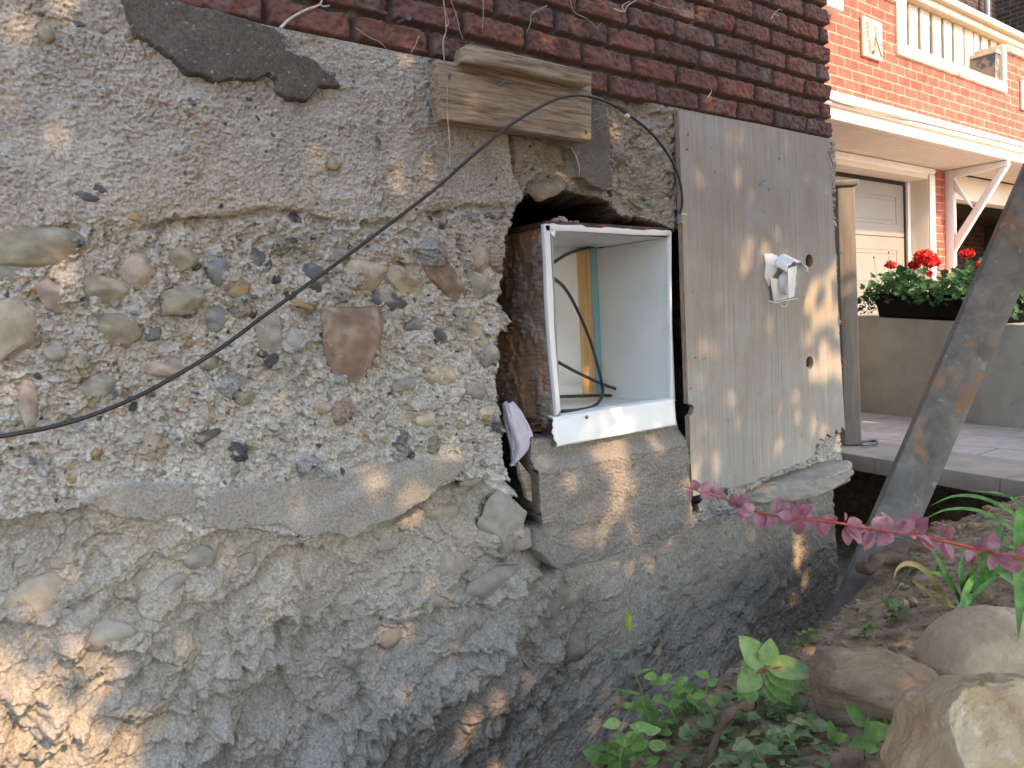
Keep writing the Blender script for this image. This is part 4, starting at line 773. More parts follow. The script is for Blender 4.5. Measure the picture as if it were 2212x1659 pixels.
# ================================================================ PATH AND KERB
def bricktex(name, c1, c2, mort, bw, bh, ms, axes, rough=.85, bump=.6, nz=(.75, 1.2), off=.5, squash=1, sqf=2):
    m, nt, N, L, b = nodes(name); tc = N.new('ShaderNodeTexCoord'); sx = N.new('ShaderNodeSeparateXYZ'); cb_ = N.new('ShaderNodeCombineXYZ')
    L.new(tc.outputs['Object'], sx.inputs[0]); L.new(sx.outputs[axes[0]], cb_.inputs[0]); L.new(sx.outputs[axes[1]], cb_.inputs[1])
    nd = N.new('ShaderNodeTexNoise'); nd.inputs['Scale'].default_value = 9; nd.inputs['Detail'].default_value = 4; L.new(tc.outputs['Object'], nd.inputs[0])
    va = N.new('ShaderNodeVectorMath'); va.operation = 'MULTIPLY_ADD'; L.new(nd.outputs['Color'], va.inputs[0]); va.inputs[1].default_value = (.008, .008, 0); L.new(cb_.outputs[0], va.inputs[2])
    bt_ = N.new('ShaderNodeTexBrick'); L.new(va.outputs[0], bt_.inputs[0]); bt_.inputs['Color1'].default_value = (*c1, 1); bt_.inputs['Color2'].default_value = (*c2, 1); bt_.inputs['Mortar'].default_value = (*mort, 1)
    bt_.inputs['Scale'].default_value = 1; bt_.inputs['Brick Width'].default_value = bw; bt_.inputs['Row Height'].default_value = bh; bt_.inputs['Mortar Size'].default_value = ms; bt_.inputs['Mortar Smooth'].default_value = .15; bt_.inputs['Bias'].default_value = 0; bt_.offset = off; bt_.squash = squash; bt_.squash_frequency = sqf
    n1 = N.new('ShaderNodeTexNoise'); n1.inputs['Scale'].default_value = 14; n1.inputs['Detail'].default_value = 8; L.new(tc.outputs['Object'], n1.inputs[0]); cr = N.new('ShaderNodeValToRGB'); ramp(cr, [(.3, g3(nz[0])), (.7, g3(nz[1]))]); L.new(n1.outputs[0], cr.inputs[0])
    mx = N.new('ShaderNodeMix'); mx.data_type = 'RGBA'; mx.blend_type = 'MULTIPLY'; mx.inputs[0].default_value = 1; L.new(bt_.outputs['Color'], mx.inputs[6]); L.new(cr.outputs[0], mx.inputs[7]); L.new(mx.outputs[2], b.inputs['Base Color'])
    b.inputs['Roughness'].default_value = rough; b.inputs['Specular IOR Level'].default_value = .2
    mh = N.new('ShaderNodeMath'); mh.operation = 'MULTIPLY_ADD'; L.new(bt_.outputs['Fac'], mh.inputs[0]); mh.inputs[1].default_value = -1.0
    n2 = N.new('ShaderNodeTexNoise'); n2.inputs['Scale'].default_value = 90; n2.inputs['Detail'].default_value = 5; L.new(tc.outputs['Object'], n2.inputs[0]); mm = N.new('ShaderNodeMath'); mm.operation = 'MULTIPLY'; L.new(n2.outputs[0], mm.inputs[0]); mm.inputs[1].default_value = .45; L.new(mm.outputs[0], mh.inputs[2])
    bp = N.new('ShaderNodeBump'); bp.inputs['Strength'].default_value = bump; bp.inputs['Distance'].default_value = .006; L.new(mh.outputs[0], bp.inputs['Height']); L.new(bp.outputs[0], b.inputs['Normal']); return m
M['pave'] = bricktex('paving_slabs', (.47, .42, .385), (.53, .475, .435), (.22, .19, .17), .60, .40, .005, (1, 0), .75, .4, (.85, 1.1), off=.33)
M['nbrick'] = bricktex('orange_brick', (.34, .085, .062), (.45, .12, .085), (.46, .31, .22), .178, .0655, .0048, (0, 2), .85, .8, (.72, 1.2))
M['nbrickx'] = bricktex('orange_brick_side', (.34, .085, .062), (.45, .12, .085), (.46, .31, .22), .178, .0655, .0048, (1, 2), .85, .8, (.72, 1.2))
M['dbrick'] = bricktex('brown_brick', (.045, .030, .028), (.075, .05, .045), (.13, .115, .10), .19, .066, .006, (0, 2), .85, .8)
M['dbrickx'] = bricktex('brown_brick_side', (.045, .030, .028), (.075, .05, .045), (.13, .115, .10), .19, .066, .006, (1, 2), .85, .8)
M['slabside'] = mk('slab_side', [(.3, (.30, .25, .20)), (.7, (.40, .34, .28))], 9, 8, .85, .4, 80, .002)
k0 = onZ(1870, 986, -.69); k1 = onZ(2212, 1040, -.69); kd = (k0-k1)/np.linalg.norm(k0-k1); kn = np.array([kd[1], -kd[0], 0]);
if kn[0] < 0: kn = -kn
ka = k1-kd*3.0; kb = k0+kd*1.9
TH = .078
m = MB(); L_ = np.linalg.norm(kb-ka); nn = int(L_/.62)+1
for i in range(nn):     # separate edge slabs with thin open joints
    a_ = ka+kd*(i*.62+.002); b_ = ka+kd*((i+1)*.62-.002)
    c_ = [a_, b_, b_+kn*.395, a_+kn*.395]; dz = np.array([0, 0, -TH])
    if a_[1] > 1.6 and a_[0] < 2.8: continue
    m.hexa([p+dz for p in c_]+c_)
o = m.build('kerb', M['slabside'], None, False, .004); tag(o, kind='structure')
o.data.materials.append(M['pave'])
for f in o.data.polygons:
    if f.normal.z > .8: f.material_index = 0
m = MB(); a_ = ka+kn*.40; b_ = kb+kn*.40
P = [a_, b_, b_+kn*4.2, a_+kn*4.2]; m.prism([np.array([p[0], p[1], -.692]) for p in P][::-1], (0, 0, -.075)); o = m.build('path', M['pave'], None); tag(o, kind='structure')
o.data.materials.append(M['slabside'])
# ================================================================ PLANTER WALL
pA = onZ(1863, 890, -.69); pB = onZ(2212, 926, -.69); pd = (pB-pA); pL = np.linalg.norm(pd); pd = pd/pL; pn = np.array([-pd[1], pd[0], 0])
if pn[0] < 0: pn = -pn
def ptop(s): return -.030+(-.115+.030)*s/pL
m = MB(); s0, s1 = -.5, pL+2.0; q = [pA+pd*s0, pA+pd*s1, pA+pd*s1+pn*.22, pA+pd*s0+pn*.22]
m.hexa([np.array([p[0], p[1], -.80]) for p in q]+[np.array([p[0], p[1], ptop(s)]) for p, s in zip(q, (s0, s1, s1, s0))])
o = m.build('planter_wall', M['pconc'], None, False, .006); tag(o, 'low cast concrete wall carrying the black flower trough beside the path', 'wall')
def onplanter(px, py):
    d = dv(px, py); A = np.array([[d[0], -pd[0]], [d[1], -pd[1]]]); t, s = np.linalg.solve(A, pA[:2]); return d*t, s
# trough
_, sa = onplanter(1886, 690); _, sb = onplanter(2172, 690)
tr = pA+pd*sa; troot = empty('flower_trough', pA+pd*(sa+sb)/2+pn*.11+np.array([0, 0, ptop((sa+sb)/2)]), 'long black flower trough of red geraniums standing on the concrete wall', 'flower box')
m = MB()
def tp3(s, w, z): return pA+pd*s+pn*w+np.array([0, 0, .69+z])
zt0, zt1 = ptop(sa)+.002, ptop(sb)+.002; hh_ = .155
m.hexa([tp3(sa+.02, .03, zt0), tp3(sb-.02, .03, zt1), tp3(sb-.02, .19, zt1), tp3(sa+.02, .19, zt0), tp3(sa, .008, zt0+hh_), tp3(sb, .008, zt1+hh_), tp3(sb, .205, zt1+hh_), tp3(sa, .205, zt0+hh_)])
m.build('trough', M['planter'], troot, False, .006)
m = MB(); m.hexa([tp3(sa-.006, .0, zt0+hh_-.012), tp3(sb+.006, .0, zt1+hh_-.012), tp3(sb+.006, .213, zt1+hh_-.012), tp3(sa-.006, .213, zt0+hh_-.012), tp3(sa-.006, .0, zt0+hh_+.002), tp3(sb+.006, .0, zt1+hh_+.002), tp3(sb+.006, .213, zt1+hh_+.002), tp3(sa-.006, .213, zt0+hh_+.002)])
m.build('rim', M['planter'], troot, False, .003)
rgf = np.random.default_rng(21)
def disc_leaf(V, Fc, c, nrm, r, lob=7, cup=.25):
    nrm = nrm/np.linalg.norm(nrm); a = np.cross(nrm, rgf.normal(size=3)); a /= np.linalg.norm(a); b_ = np.cross(nrm, a); k = len(V); n_ = 14
    V.append(c-nrm*r*.08)
    for i in range(n_):
        th = 2*math.pi*i/n_; rr_ = r*(.82+.18*math.cos(th*lob))*(1-.55*math.exp(-((th-math.pi)/.35)**2)); V.append(c+a*rr_*math.cos(th)+b_*rr_*math.sin(th)+nrm*cup*r*(.4+.35*math.sin(th*3)))
    for i in range(n_): Fc.append((k, k+1+i, k+1+(i+1) % n_))
V, Fc = [], []
nL = 780
for i in range(nL):
    s = rgf.uniform(sa-.10, sb+.10); e = 1-abs((s-(sa+sb)/2)/((sb-sa)/2+.1))**3; prof = .08+.12*e*(.6+.4*math.sin(s*9)+.3*math.sin(s*23))
    w = rgf.uniform(-.07, .27); edge = max(0, abs(w-.10)-.07)
    z = zt0+(zt1-zt0)*(s-sa)/(sb-sa)+hh_+rgf.uniform(-.01, prof)-edge*.7*rgf.uniform(.3, 1.3)
    if s < sa or s > sb: z -= rgf.uniform(.0, .10)
    disc_leaf(V, Fc, tp3(s, w, z), np.array([-.7, -.7, 1.0])+rgf.normal(size=3)*.7, rgf.uniform(.016, .032))
# fine trailing plant at the left end
for i in range(260):
    s = sa+rgf.normal()*.04-.05; w = rgf.uniform(-.05, .15); z = zt0+hh_-rgf.uniform(-.02, .13)
    disc_leaf(V, Fc, tp3(s, w, z), rgf.normal(size=3), rgf.uniform(.004, .009), 2)
obj('geranium_foliage', V, Fc, M['ger'], troot, True)
for (px, py, n_, r) in ((1924, 571, 16, .030), (1975, 572, 22, .036), (1996, 556, 46, .062), (2012, 566, 30, .045), (2088, 548, 22, .036), (2122, 574, 16, .034), (2009, 592, 5, .018)):
    c, s_ = onplanter(px, py); c = c+pn*.10*0; c = c*(1+.1/np.linalg.norm(c)); V, Fc = [], []; r *= 1.15
    for i in range(n_*4):
        d_ = rgf.normal(size=3); d_ /= np.linalg.norm(d_); d_[2] *= .7; disc_leaf(V, Fc, c+d_*r*rgf.uniform(.45, 1), d_+rgf.normal(size=3)*.4, rgf.uniform(.010, .017), 5, .4)
    obj('flower_head', V, Fc, M['petal'], troot, True)
    base = c.copy(); base[2] = zt0+hh_; m = MB(); m.tube([c-np.array([0, 0, r*.4]), base], .0022, 5); m.build('flower_stalk', M['stem'], troot)
for (px, py, dx) in ((1888, 556, 10), (1920, 545, -2), (1882, 590, -3)):
    c, _ = onplanter(px, py); c2, _ = onplanter(px+dx, 640); m = MB(); m.tube(spline([c, (c+c2)/2+np.array([.004, 0, 0]), c2], 4), .0016, 5)
    V, Fc = ico(1); m.add(V*np.array([.006, .006, .010])+c, Fc); m.build('bud_stalk', M['stem'], troot, True)
# ================================================================ GATE POST
pr = onZ(1848, 962, -.69); pxr = lambda px, py, Y: onY(px, py, Y)
post = empty('gate_post', pr, 'grey painted wooden gate post with a flat cap at the house corner', 'post')
fl = onZ(1830, 950, -.688); fr_ = onZ(1862, 962, -.688); wv = fr_-fl; wl2 = np.linalg.norm(wv); wv = wv/wl2; bk = np.array([-wv[1], wv[0], 0]); bk = bk if bk[1] > 0 else -bk
th_ = .09; tl = np.array([0.0, 0, 0]); ztop = .64
def pp(u, v, z, lean=.0): return fl+wv*u*wl2+bk*v*th_+np.array([-.010*(z+.69), 0, z+.688])
m = MB(); m.hexa([pp(0, 0, -.688), pp(1, 0, -.688), pp(1, 1, -.688), pp(0, 1, -.688), pp(0, 0, ztop), pp(1, 0, ztop), pp(1, 1, ztop), pp(0, 1, ztop)]); m.build('shaft', M['post'], post, False, .008, seg=3)
m = MB(); m.hexa([pp(-.35, -.15, ztop), pp(1.05, -.15, ztop), pp(1.05, 1.2, ztop), pp(-.35, 1.2, ztop), pp(-.38, -.2, ztop+.035), pp(1.07, -.2, ztop+.03), pp(1.07, 1.2, ztop+.03), pp(-.38, 1.2, ztop+.035)]); m.build('cap', M['post'], post, False, .008, seg=3)
m = MB(); m.hexa([pp(-.55, .25, -.688), pp(-.02, .25, -.688), pp(-.02, .8, -.688), pp(-.55, .8, -.688), pp(-.55, .25, ztop-.002), pp(-.02, .25, ztop-.002), pp(-.02, .8, ztop-.002), pp(-.55, .8, ztop-.002)]); m.build('back_rail', M['dark'], post)
m = MB(); c = onZ(1868, 962, -.685); m.tube(spline([c+np.array([-.06, -.01, .01]), c+np.array([.02, -.05, .012]), c+np.array([.09, .0, .012]), c+np.array([.03, .05, .012])], 5), .008, 6); o = m.build('steel_hook', M['nail'], None, True); tag(o, 'dark steel hook lying on the paving at the foot of the gate post', 'hook')
# ================================================================ NEIGHBOUR'S HOUSE
FY = 2.70; nb_ = empty('neighbour_house', (7.0, 3.0, -.8), 'sunlit orange red brick house with cream balcony rail and garage below', 'house')
def xY(px, Y, py=300): return float(onY(px, py, Y)[0])
zL, zPar = 1.392, 2.09
o1, o2 = xY(1941, FY, 130), xY(2166, FY, 200); zs_ = 1.76
# one wall mesh per face (front with the balcony opening left out)
m = MB(); m.box((4.0, FY, 1.20), (o1, FY+.22, zPar)); m.box((o1, FY, 1.20), (o2, FY+.22, zs_)); m.box((o2, FY, 1.20), (13, FY+.22, zPar))
m.build('front_wall', M['nbrick'], nb_)
m = MB(); m.box((o1-.045, FY-.02, zs_-.01), (o2+.05, FY+.20, zs_+.075)); m.build('balcony_sill', M['trimpeel'], nb_, False, .006)
m = MB(); m.box((4.0, FY-.03, zPar), (o1-.05, FY+.24, zPar+.06)); m.build('coping', M['trimpeel'], nb_, False, .006)
m = MB(); m.box((o2+.052, FY-.03, zPar), (13, FY+.24, zPar+.06)); m.build('coping', M['trimpeel'], nb_, False, .006)
m = MB(); m.box((o1-.045, FY-.016, zs_+.076), (o1+.10, FY+.20, 2.30)); m.build('balcony_post', M['slat'], nb_, False, .005)
m = MB(); m.box((o2-.03, FY-.018, zs_+.076), (o2+.05, FY+.20, 2.14)); m.build('balcony_post', M['slat'], nb_, False, .005)
# handrail
m = MB(); m.box((o1-.4, 2.925, 2.205), (13, 2.955, 2.25)); m.build('lower_rail', M['slat'], nb_, False, .004)
m = MB(); m.box((4.2, 2.80, 2.355), (13, 2.95, 2.41)); m.build('handrail', M['slat'], nb_, False, .01, seg=3)
m = MB(); m.box((4.2, 2.84, 2.30), (13, 2.93, 2.353)); m.build('rail_board', M['slat'], nb_, False, .003)
SY = 2.90
slx = [(1025, 1115), (1145, 1235), (1270, 1355), (1385, 1465), (1490, 1585), (1600, 1685), (1695, 1750), (1775, 1840), (1870, 1930), (1960, 2010)]
for k, (a_, b_) in enumerate(slx):
    xa_, xb_ = xY(1751+a_/4.8, SY, 80), xY(1751+b_/4.8, SY, 90); xb_ = max(xb_, xa_+.095)
    m = MB(); m.box((xa_, SY, zs_+.05), (xb_, SY+.022, 2.299)); m.build('slat', M['slat'], nb_, False, .003)
# dark box boarded beside the right post
m = MB(); m.box((o2-.12, FY+.01, zs_+.077), (o2-.034, SY+.10, 2.06)); M['mott'] = mk('mottled_board', [(.42, (.07, .08, .10)), (.5, (.10, .11, .13)), (.53, (.26, .21, .16)), (.7, (.30, .25, .19))], 6, 5, .8, .1, 40, .001); m.build('end_board', M['mott'], nb_)
m = MB(); m.box((o2-.13, FY, 2.061), (o2-.033, SY+.11, 2.085)); m.build('end_board_cap', M['slat'], nb_)
# red chair back behind the slats and the dark balcony
m = MB(); xr0, xr1 = xY(2006, 3.3, 100), xY(2042, 3.3, 100); m.hexa([(xr0+.03, 3.3, 1.93), (xr1-.03, 3.3, 1.93), (xr1-.03, 3.33, 1.93), (xr0+.03, 3.33, 1.93), (xr0, 3.36, 2.30), (xr1, 3.36, 2.30), (xr1, 3.39, 2.30), (xr0, 3.39, 2.30)])
o = m.build('seat_back', M['red'], None, False, .03, seg=3); ch = o; 
bal = empty('balcony_chair', (float(xr0), 3.4, 1.60), 'bright red chair standing behind the balcony slats', 'chair'); bpy.data.objects.remove(o)
m = MB(); m.hexa([(xr0+.03, 3.3, 1.93), (xr1-.03, 3.3, 1.93), (xr1-.03, 3.33, 1.93), (xr0+.03, 3.33, 1.93), (xr0, 3.36, 2.28), (xr1, 3.36, 2.28), (xr1, 3.39, 2.28), (xr0, 3.39, 2.28)]); m.build('backrest', M['red'], bal, False, .02, seg=3)
m = MB(); m.box((xr0, 3.34, 1.86), (xr1, 3.74, 1.91)); m.build('seat', M['red'], bal, False, .015)
for (a_, b_) in ((xr0+.02, 3.36), (xr1-.05, 3.36), (xr0+.02, 3.68), (xr1-.05, 3.68)):
    m = MB(); m.box((a_, b_, 1.60), (a_+.03, b_+.03, 1.858)); m.build('leg', M['dark'], bal)
m = MB(); m.box((4.0, FY+.221, 1.50), (13, 4.6, 1.595)); m.build('balcony_floor', M['dark'], nb_)
# left window frame post seen beside the corner
xw0, xw1 = xY(1760, FY-.06, 60), xY(1814, FY-.06, 60)
m = MB(); m.box((xw0-.3, FY-.05, 1.93), (xw1-.11, FY-.002, 3.2)); m.build('window_panel', M['slat'], nb_)
m = MB(); m.box((xw1-.11, FY-.07, 1.93), (xw1, FY-.002, 3.2)); m.build('window_casing', M['trim'], nb_, False, .004)
m = MB(); m.box((xw0-.3, FY-.085, 1.845), (xw1+.01, FY-.002, 1.928)); m.build('window_sill', M['trim'], nb_, False, .006)
# relief tiles
def tile(x0, x1, z0, z1, seed):
    m = MB(); m.box((x0, FY-.022, z0), (x1, FY-.001, z1)); t_ = m.build('relief_tile', M['slat'], nb_, False, .005)
    m = MB(); w_, h_ = x1-x0, z1-z0; y_ = FY-.0245; rq = random.Random(seed)
    def leaf(cx, cz, l, w, a):
        P = []
        for k in range(10): t = 2*math.pi*k/10; u_, v_ = l*math.cos(t), w*math.sin(t)*(1+.3*math.sin(t*3)); P.append(np.array([x0+w_*cx+(u_*math.cos(a)-v_*math.sin(a))*w_, y_, z0+h_*cz+(u_*math.sin(a)+v_*math.cos(a))*w_]))
        m.prism(P, (0, .0024, 0))
    for k in range(6): leaf(.24+.02*k*(k > 3), .86-.11*k, .10, .045, .5)
    for k in range(5): leaf(.60+.06*math.sin(k), .80-.12*k, .14, .03, rq.uniform(-1, 1)+1.2)
    leaf(.40, .18, .12, .06, -.4); leaf(.52, .16, .10, .05, .5)
    m.tube([(x0+w_*.92, y_+.001, z0+h_*.10), (x0+w_*.62, y_+.001, z0+h_*.55)], .006, 5); m.tube([(x0+w_*.5, y_+.001, z0+h_*.32), (x0+w_*.95, y_+.001, z0+h_*.42)], .004, 5)
    m.build('leaf_relief', M['reliefdark'], nb_)
M['reliefdark'] = mk('relief_grime', [(.3, (.20, .16, .12)), (.7, (.32, .26, .19))], 30, 4, .9, 0)
ta, tb = onY(1858, 121, FY), onY(1899, 52, FY); tile(float(ta[0]), float(tb[0]), float(ta[2]), float(tb[2]), 3)
ta, tb = onY(2202, 237, FY), onY(2250, 192, FY); tile(float(ta[0]), float(tb[0]), float(ta[2]), float(tb[2]), 4)
# stepped white ledge
FF_ = 2.60
def extr(name, prof, mat, x0=4.0, x1=13.0, bev=0):
    m = MB(); m.prism([(x0, y, z) for y, z in prof], (x1-x0, 0, 0)); return m.build(name, mat, nb_, False, bev)
extr('sloped_sill', [(FY-.001, zL), (FF_+.015, 1.318), (FF_+.015, 1.300), (FY-.001, 1.300)], M['whitetrim'])
extr('upper_trim', [(FF_-.004, 1.298), (FF_-.004, 1.262), (FF_+.05, 1.262), (FF_+.05, 1.298)], M['whitetrim'], bev=.004)
extr('gap_trim', [(FF_+.030, 1.261), (FF_+.030, 1.235), (FF_+.10, 1.235), (FF_+.10, 1.261)], M['soffit'])
extr('fascia', [(FF_, 1.234), (FF_, 1.172), (FF_+.03, 1.172), (FF_+.03, 1.234)], M['whitetrim'], bev=.004)
RY = 3.10; so = MB()
for k in range(9):
    y0 = FF_+.032+k*(RY-FF_-.03)/9; y1 = y0+(RY-FF_-.03)/9-.004; so.box((4.0, y0, 1.175), (13, y1, 1.20))
so.box((4.0, FF_+.031, 1.203), (13, RY+.02, 1.232)); so.build('soffit_boards', M['soffit'], nb_)
m = MB(); m.tube(spline([onY(1790, 214, FF_-.008), onY(1880, 236, FF_-.008), onY(1960, 256, FF_-.010), onY(2090, 288, FF_-.008), onY(2230, 322, FF_-.008)], 8), .006, 6); w_ = m.build('ledge_wire', M['vine'], nb_, True)
m = MB(); m.tube(spline([onY(1800, 218, FF_-.012), onY(1870, 236, FF_-.016), onY(1940, 254, FF_-.014), onY(1985, 262, FF_-.010)], 8), .005, 6); m.build('ledge_wire', M['vine'], nb_, True)
# garage front
xj = 6.98; zlb = 1.082; DY = 3.275
extr('lintel', [(RY, 1.172), (RY, zlb), (DY+.02, zlb), (DY+.02, 1.172)], M['soffit'], 4.0, xj)
extr('lintel_moulding', [(RY-.018, 1.168), (RY-.018, 1.135), (RY-.001, 1.12), (RY-.001, 1.168)], M['whitetrim'], 4.0, xj+.1)
m = MB(); m.box((xj, RY+.001, -1.6), (7.10, DY+.10, 1.170)); m.build('door_jamb', M['soffit'], nb_, False, .003)
m = MB(); m.box((xj+.004, RY-.016, -1.6), (xj+.10, RY, 1.118)); m.build('door_casing', M['whitetrim'], nb_, False, .003)
m = MB(); m.box((xj-.05, DY-.03, -1.6), (xj-.001, DY+.02, zlb-.002)); m.build('door_stop', M['whitetrim'], nb_)
m = MB(); m.box((xj-.068, DY-.012, -1.6), (xj-.051, DY+.02, zlb-.03)); m.build('door_seal', M['dark'], nb_)
m = MB(); m.box((4.0, DY-.012, zlb-.03), (xj-.051, DY+.02, zlb-.001)); m.build('door_seal', M['dark'], nb_)
gd = empty('g', (0, 0, 0)); bpy.data.objects.remove(gd)
m = MB(); secs = [(-1.6, -.91), (-.905, -.395), (-.39, .115), (.12, .612), (.618, zlb-.031)]
for (a_, b_) in secs: m.box((4.0, DY, a_), (xj-.052, DY+.04, b_))
for (a_, b_) in secs:
    for k in range(3):
        x1_ = xj-.20-k*.95; x0_ = x1_-.74
        for (i0, i1, j0, j1) in ((x0_, x1_, a_+.10, a_+.106), (x0_, x1_, b_-.106, b_-.10), (x0_, x0_+.006, a_+.10, b_-.10), (x1_-.006, x1_, a_+.10, b_-.10), (x0_+.03, x1_-.03, b_-.136, b_-.131), (x0_+.03, x1_-.03, a_+.131, a_+.136)):
            if x1_ > 4.5: m.box((i0, DY-.004, j0), (i1, DY+.001, j1))
m.build('garage_door', M['door'], nb_)
m = MB(); m.box((7.102, RY-.004, -1.6), (7.415, RY+.30, 1.172)); m.build('brick_pier', M['nbrick'], nb_, False, .003)
m = MB(); m.box((7.416, RY+.01, -1.6), (7.432, RY+.28, 1.0)); m.build('pier_edge_strip', M['whitetrim'], nb_)
# carport beyond
m = MB(); m.box((7.44, RY+.02, .955), (13, RY+.14, 1.172)); m.build('carport_beam', M['soffit'], nb_, False, .004)
m = MB(); m.box((7.44, 6.4, -1.6), (13, 6.5, 1.6)); m.box((12.8, 3.3, -1.6), (12.9, 6.39, 1.17)); m.box((7.44, 3.25, 1.173), (13, 6.39, 1.22)); m.box((7.2, 3.41, -1.6), (7.43, 6.39, 1.17)); m.build('carport_interior', M['dark'], nb_)
m = MB(); m.box((8.2, 5.0, .55), (12.7, 5.12, .68)); m.build('carport_shelf', M['root'], nb_)
m = MB(); m.box((8.0, 6.1, -1.5), (12.6, 6.3, .35)); m.build('carport_panel', M['pit'], nb_)
m = MB(); m.tube([(9.2, 4.6, .80), (10.5, 4.7, .92)], .006, 6); m.build('hanging_rod', M['plastic'], nb_)
# corbel bracket under the soffit (stands out from the wall)
BX = 7.285; zz1 = 1.172
br = MB(); bw_ = .05
def bp(y, z): return np.array([BX, y, z])
br.prism([bp(RY-.004, zz1-.001), bp(RY-.004, .30), bp(RY-.03, .30), bp(RY-.075, .36), bp(RY-.075, zz1-.001)], (bw_, 0, 0))
br.build('bracket_post', M['whitetrim'], nb_, False, .003)
m = MB(); m.prism([bp(RY-.077, zz1-.001), bp(FF_+.005, zz1-.001), bp(FF_+.005, zz1-.05), bp(RY-.077, zz1-.07)], (bw_, 0, 0)); m.build('bracket_arm', M['whitetrim'], nb_, False, .003)
m = MB(); m.prism([bp(FF_+.01, zz1-.052), bp(FF_+.07, zz1-.056), bp(RY-.077, .60), bp(RY-.077, .48)], (bw_, 0, 0)); m.build('bracket_brace', M['whitetrim'], nb_, False, .003)
m = MB(); m.prism([bp(RY-.077, zz1-.075), bp(RY-.077, zz1-.17), bp(RY-.235, .81), bp(RY-.19, .885)], (bw_-.01, 0, 0)); m.build('bracket_strut', M['whitetrim'], nb_, False, .003)
# ---- darker brown house behind
dh = empty('brown_house', (10, 5, -.8), 'dark brown brick house rising behind the balcony', 'house')
dx = xY(2152, 4.9, 80)
m = MB(); m.box((5.0, 4.9, -1), (dx, 5.1, 8)); m.build('front_wall', M['dbrick'], dh)
m = MB(); m.box((dx, 3.95, -1), (dx+.2, 5.1, 8)); m.build('side_wall', M['dbrickx'], dh)
m = MB(); m.box((dx+.2, 3.95, -1), (dx+6, 4.2, 8)); m.build('wing_wall', M['dbrick'], dh)
p0, p1 = onY(2124, -40, 4.80), onY(2133, 68, 4.80); m = MB(); m.tube([(p1[0], 4.80, p1[2]-1.0), (p1[0], 4.80, p1[2]+3)], .036, 12); m.build('downpipe', M['pipe'], dh, True)
m = MB(); m.tube(spline([onY(1985, 22, 4.86), onY(2020, 14, 4.86), onY(2060, -2, 4.86)], 5), .012, 6); m.build('wall_wire', M['dark'], dh, True)
m = MB(); c = onY(2147, 57, 4.86); m.tube([c, c+np.array([0, -.05, .0])], .05, 12); m.build('wall_fitting', M['pipe'], dh, True)
# ================================================================ LEANING STEEL BEAM
def AT(px, py, t): return att(px, py, t)
bt0, bt1 = AT(1809, 1420, 2.02), AT(2300, 290, 2.02); ax_ = bt1-bt0; aL = np.linalg.norm(ax_); ax_ = ax_/aL
rt = np.cross(ax_, cv); rt /= np.linalg.norm(rt); rt = rt if rt[0] > 0 else -rt; dp = np.cross(ax_, rt); dp = dp if np.dot(dp, cv) > 0 else -dp
rt2 = rt*.97+dp*-.24; rt2 /= np.linalg.norm(rt2); dp2 = np.cross(ax_, rt2); dp2 = dp2 if np.dot(dp2, cv) > 0 else -dp2
prof = [(-.052, 0), (.052, 0), (.052, .050), (.046, .050), (.046, .007), (-.046, .007), (-.046, .050), (-.052, .050)]
V = [bt0+rt2*a+dp2*b for a, b in prof]; m = MB(); m.prism(V, ax_*(aL+.9)); beam = m.build('steel_beam', M['steel'], None, False, .002); tag(beam, 'long rusty grey steel channel leaning from the soil up past the flower trough', 'steel beam')
# ================================================================ ROCKS
def bigrock(name, px, py, t, rad, seed, ang, mat, label, rot=0, rough=.06, n=5, squash=None):
    V, Fc = rock(n, seed, ang, rough, 10 if ang > .3 else 3); V = V*np.array(rad); c_, s_ = math.cos(rot), math.sin(rot)
    V = np.stack([V[:, 0]*c_-V[:, 1]*s_, V[:, 0]*s_+V[:, 1]*c_, V[:, 2]], -1); c = att(px, py, t)
    o = obj(name, V+c, Fc, mat, None, True); tag(o, label, 'rock', 'rocks on the soil bank'); return o
def outrock(name, cx, cy, t, outl, depth, seed, mat, label, boxy=.7, rough=.05, facet=0):
    V, Fc = rock(6, seed*7, facet, .03, 14) if facet else ico(6); V = V.copy(); c = att(cx, cy, t); s_ = t/F0
    an = np.array([math.atan2(-(y-cy), x-cx) for x, y in outl]); ra = np.array([math.hypot(x-cx, y-cy)*s_ for x, y in outl]); o_ = np.argsort(an); an, ra = an[o_], ra[o_]
    an = np.concatenate([an-2*math.pi, an, an+2*math.pi]); ra = np.tile(ra, 3); out = np.zeros_like(V); off_ = np.random.default_rng(seed).uniform(-50, 50, 3)
    T3 = -cv
    for i, v in enumerate(V):
        mg_ = float(np.linalg.norm(v)); v = v/mg_; p = Vector(v+off_); th = math.atan2(v[1], v[0]); rho = math.hypot(v[0], v[1]); r_ = float(np.interp(th, an, ra)); f = 1+rough*(mn.noise(p*2)+.6*mn.noise(p*5)+.35*mn.noise(p*13)+.2*mn.noise(p*30))
        rr2 = r_*min(1, rho**boxy*1.0); rr2 *= 1-(1-mg_)*.35; zc = v[2]*mg_*mg_*depth*(1+.25*mn.noise(p*1.1))
        out[i] = c+(cR*math.cos(th)*rr2+cU*math.sin(th)*rr2)*f+T3*zc*f
    o = obj(name, out, Fc, mat, None, True); tag(o, label, 'rock', 'rocks on the soil bank'); return o
M['rk1'] = mk('pinkish_rock', [(.3, (.19, .145, .10)), (.5, (.32, .245, .17)), (.75, (.43, .34, .25))], 12, 12, .9, 1.0, 45, .014, stretch=(1, 1, 3.5), spots=[(30, .62, (.12, .10, .09), .6), (60, .66, (.46, .40, .35), .6)])
M['rk2'] = mk('pale_boulder', [(.3, (.40, .33, .21)), (.5, (.48, .40, .27)), (.75, (.54, .47, .34))], 8, 12, .85, .7, 70, .006, spots=[(14, .64, (.22, .18, .15), .7), (7, .70, (.30, .11, .04), .8), (90, .64, (.28, .23, .17), .5)])
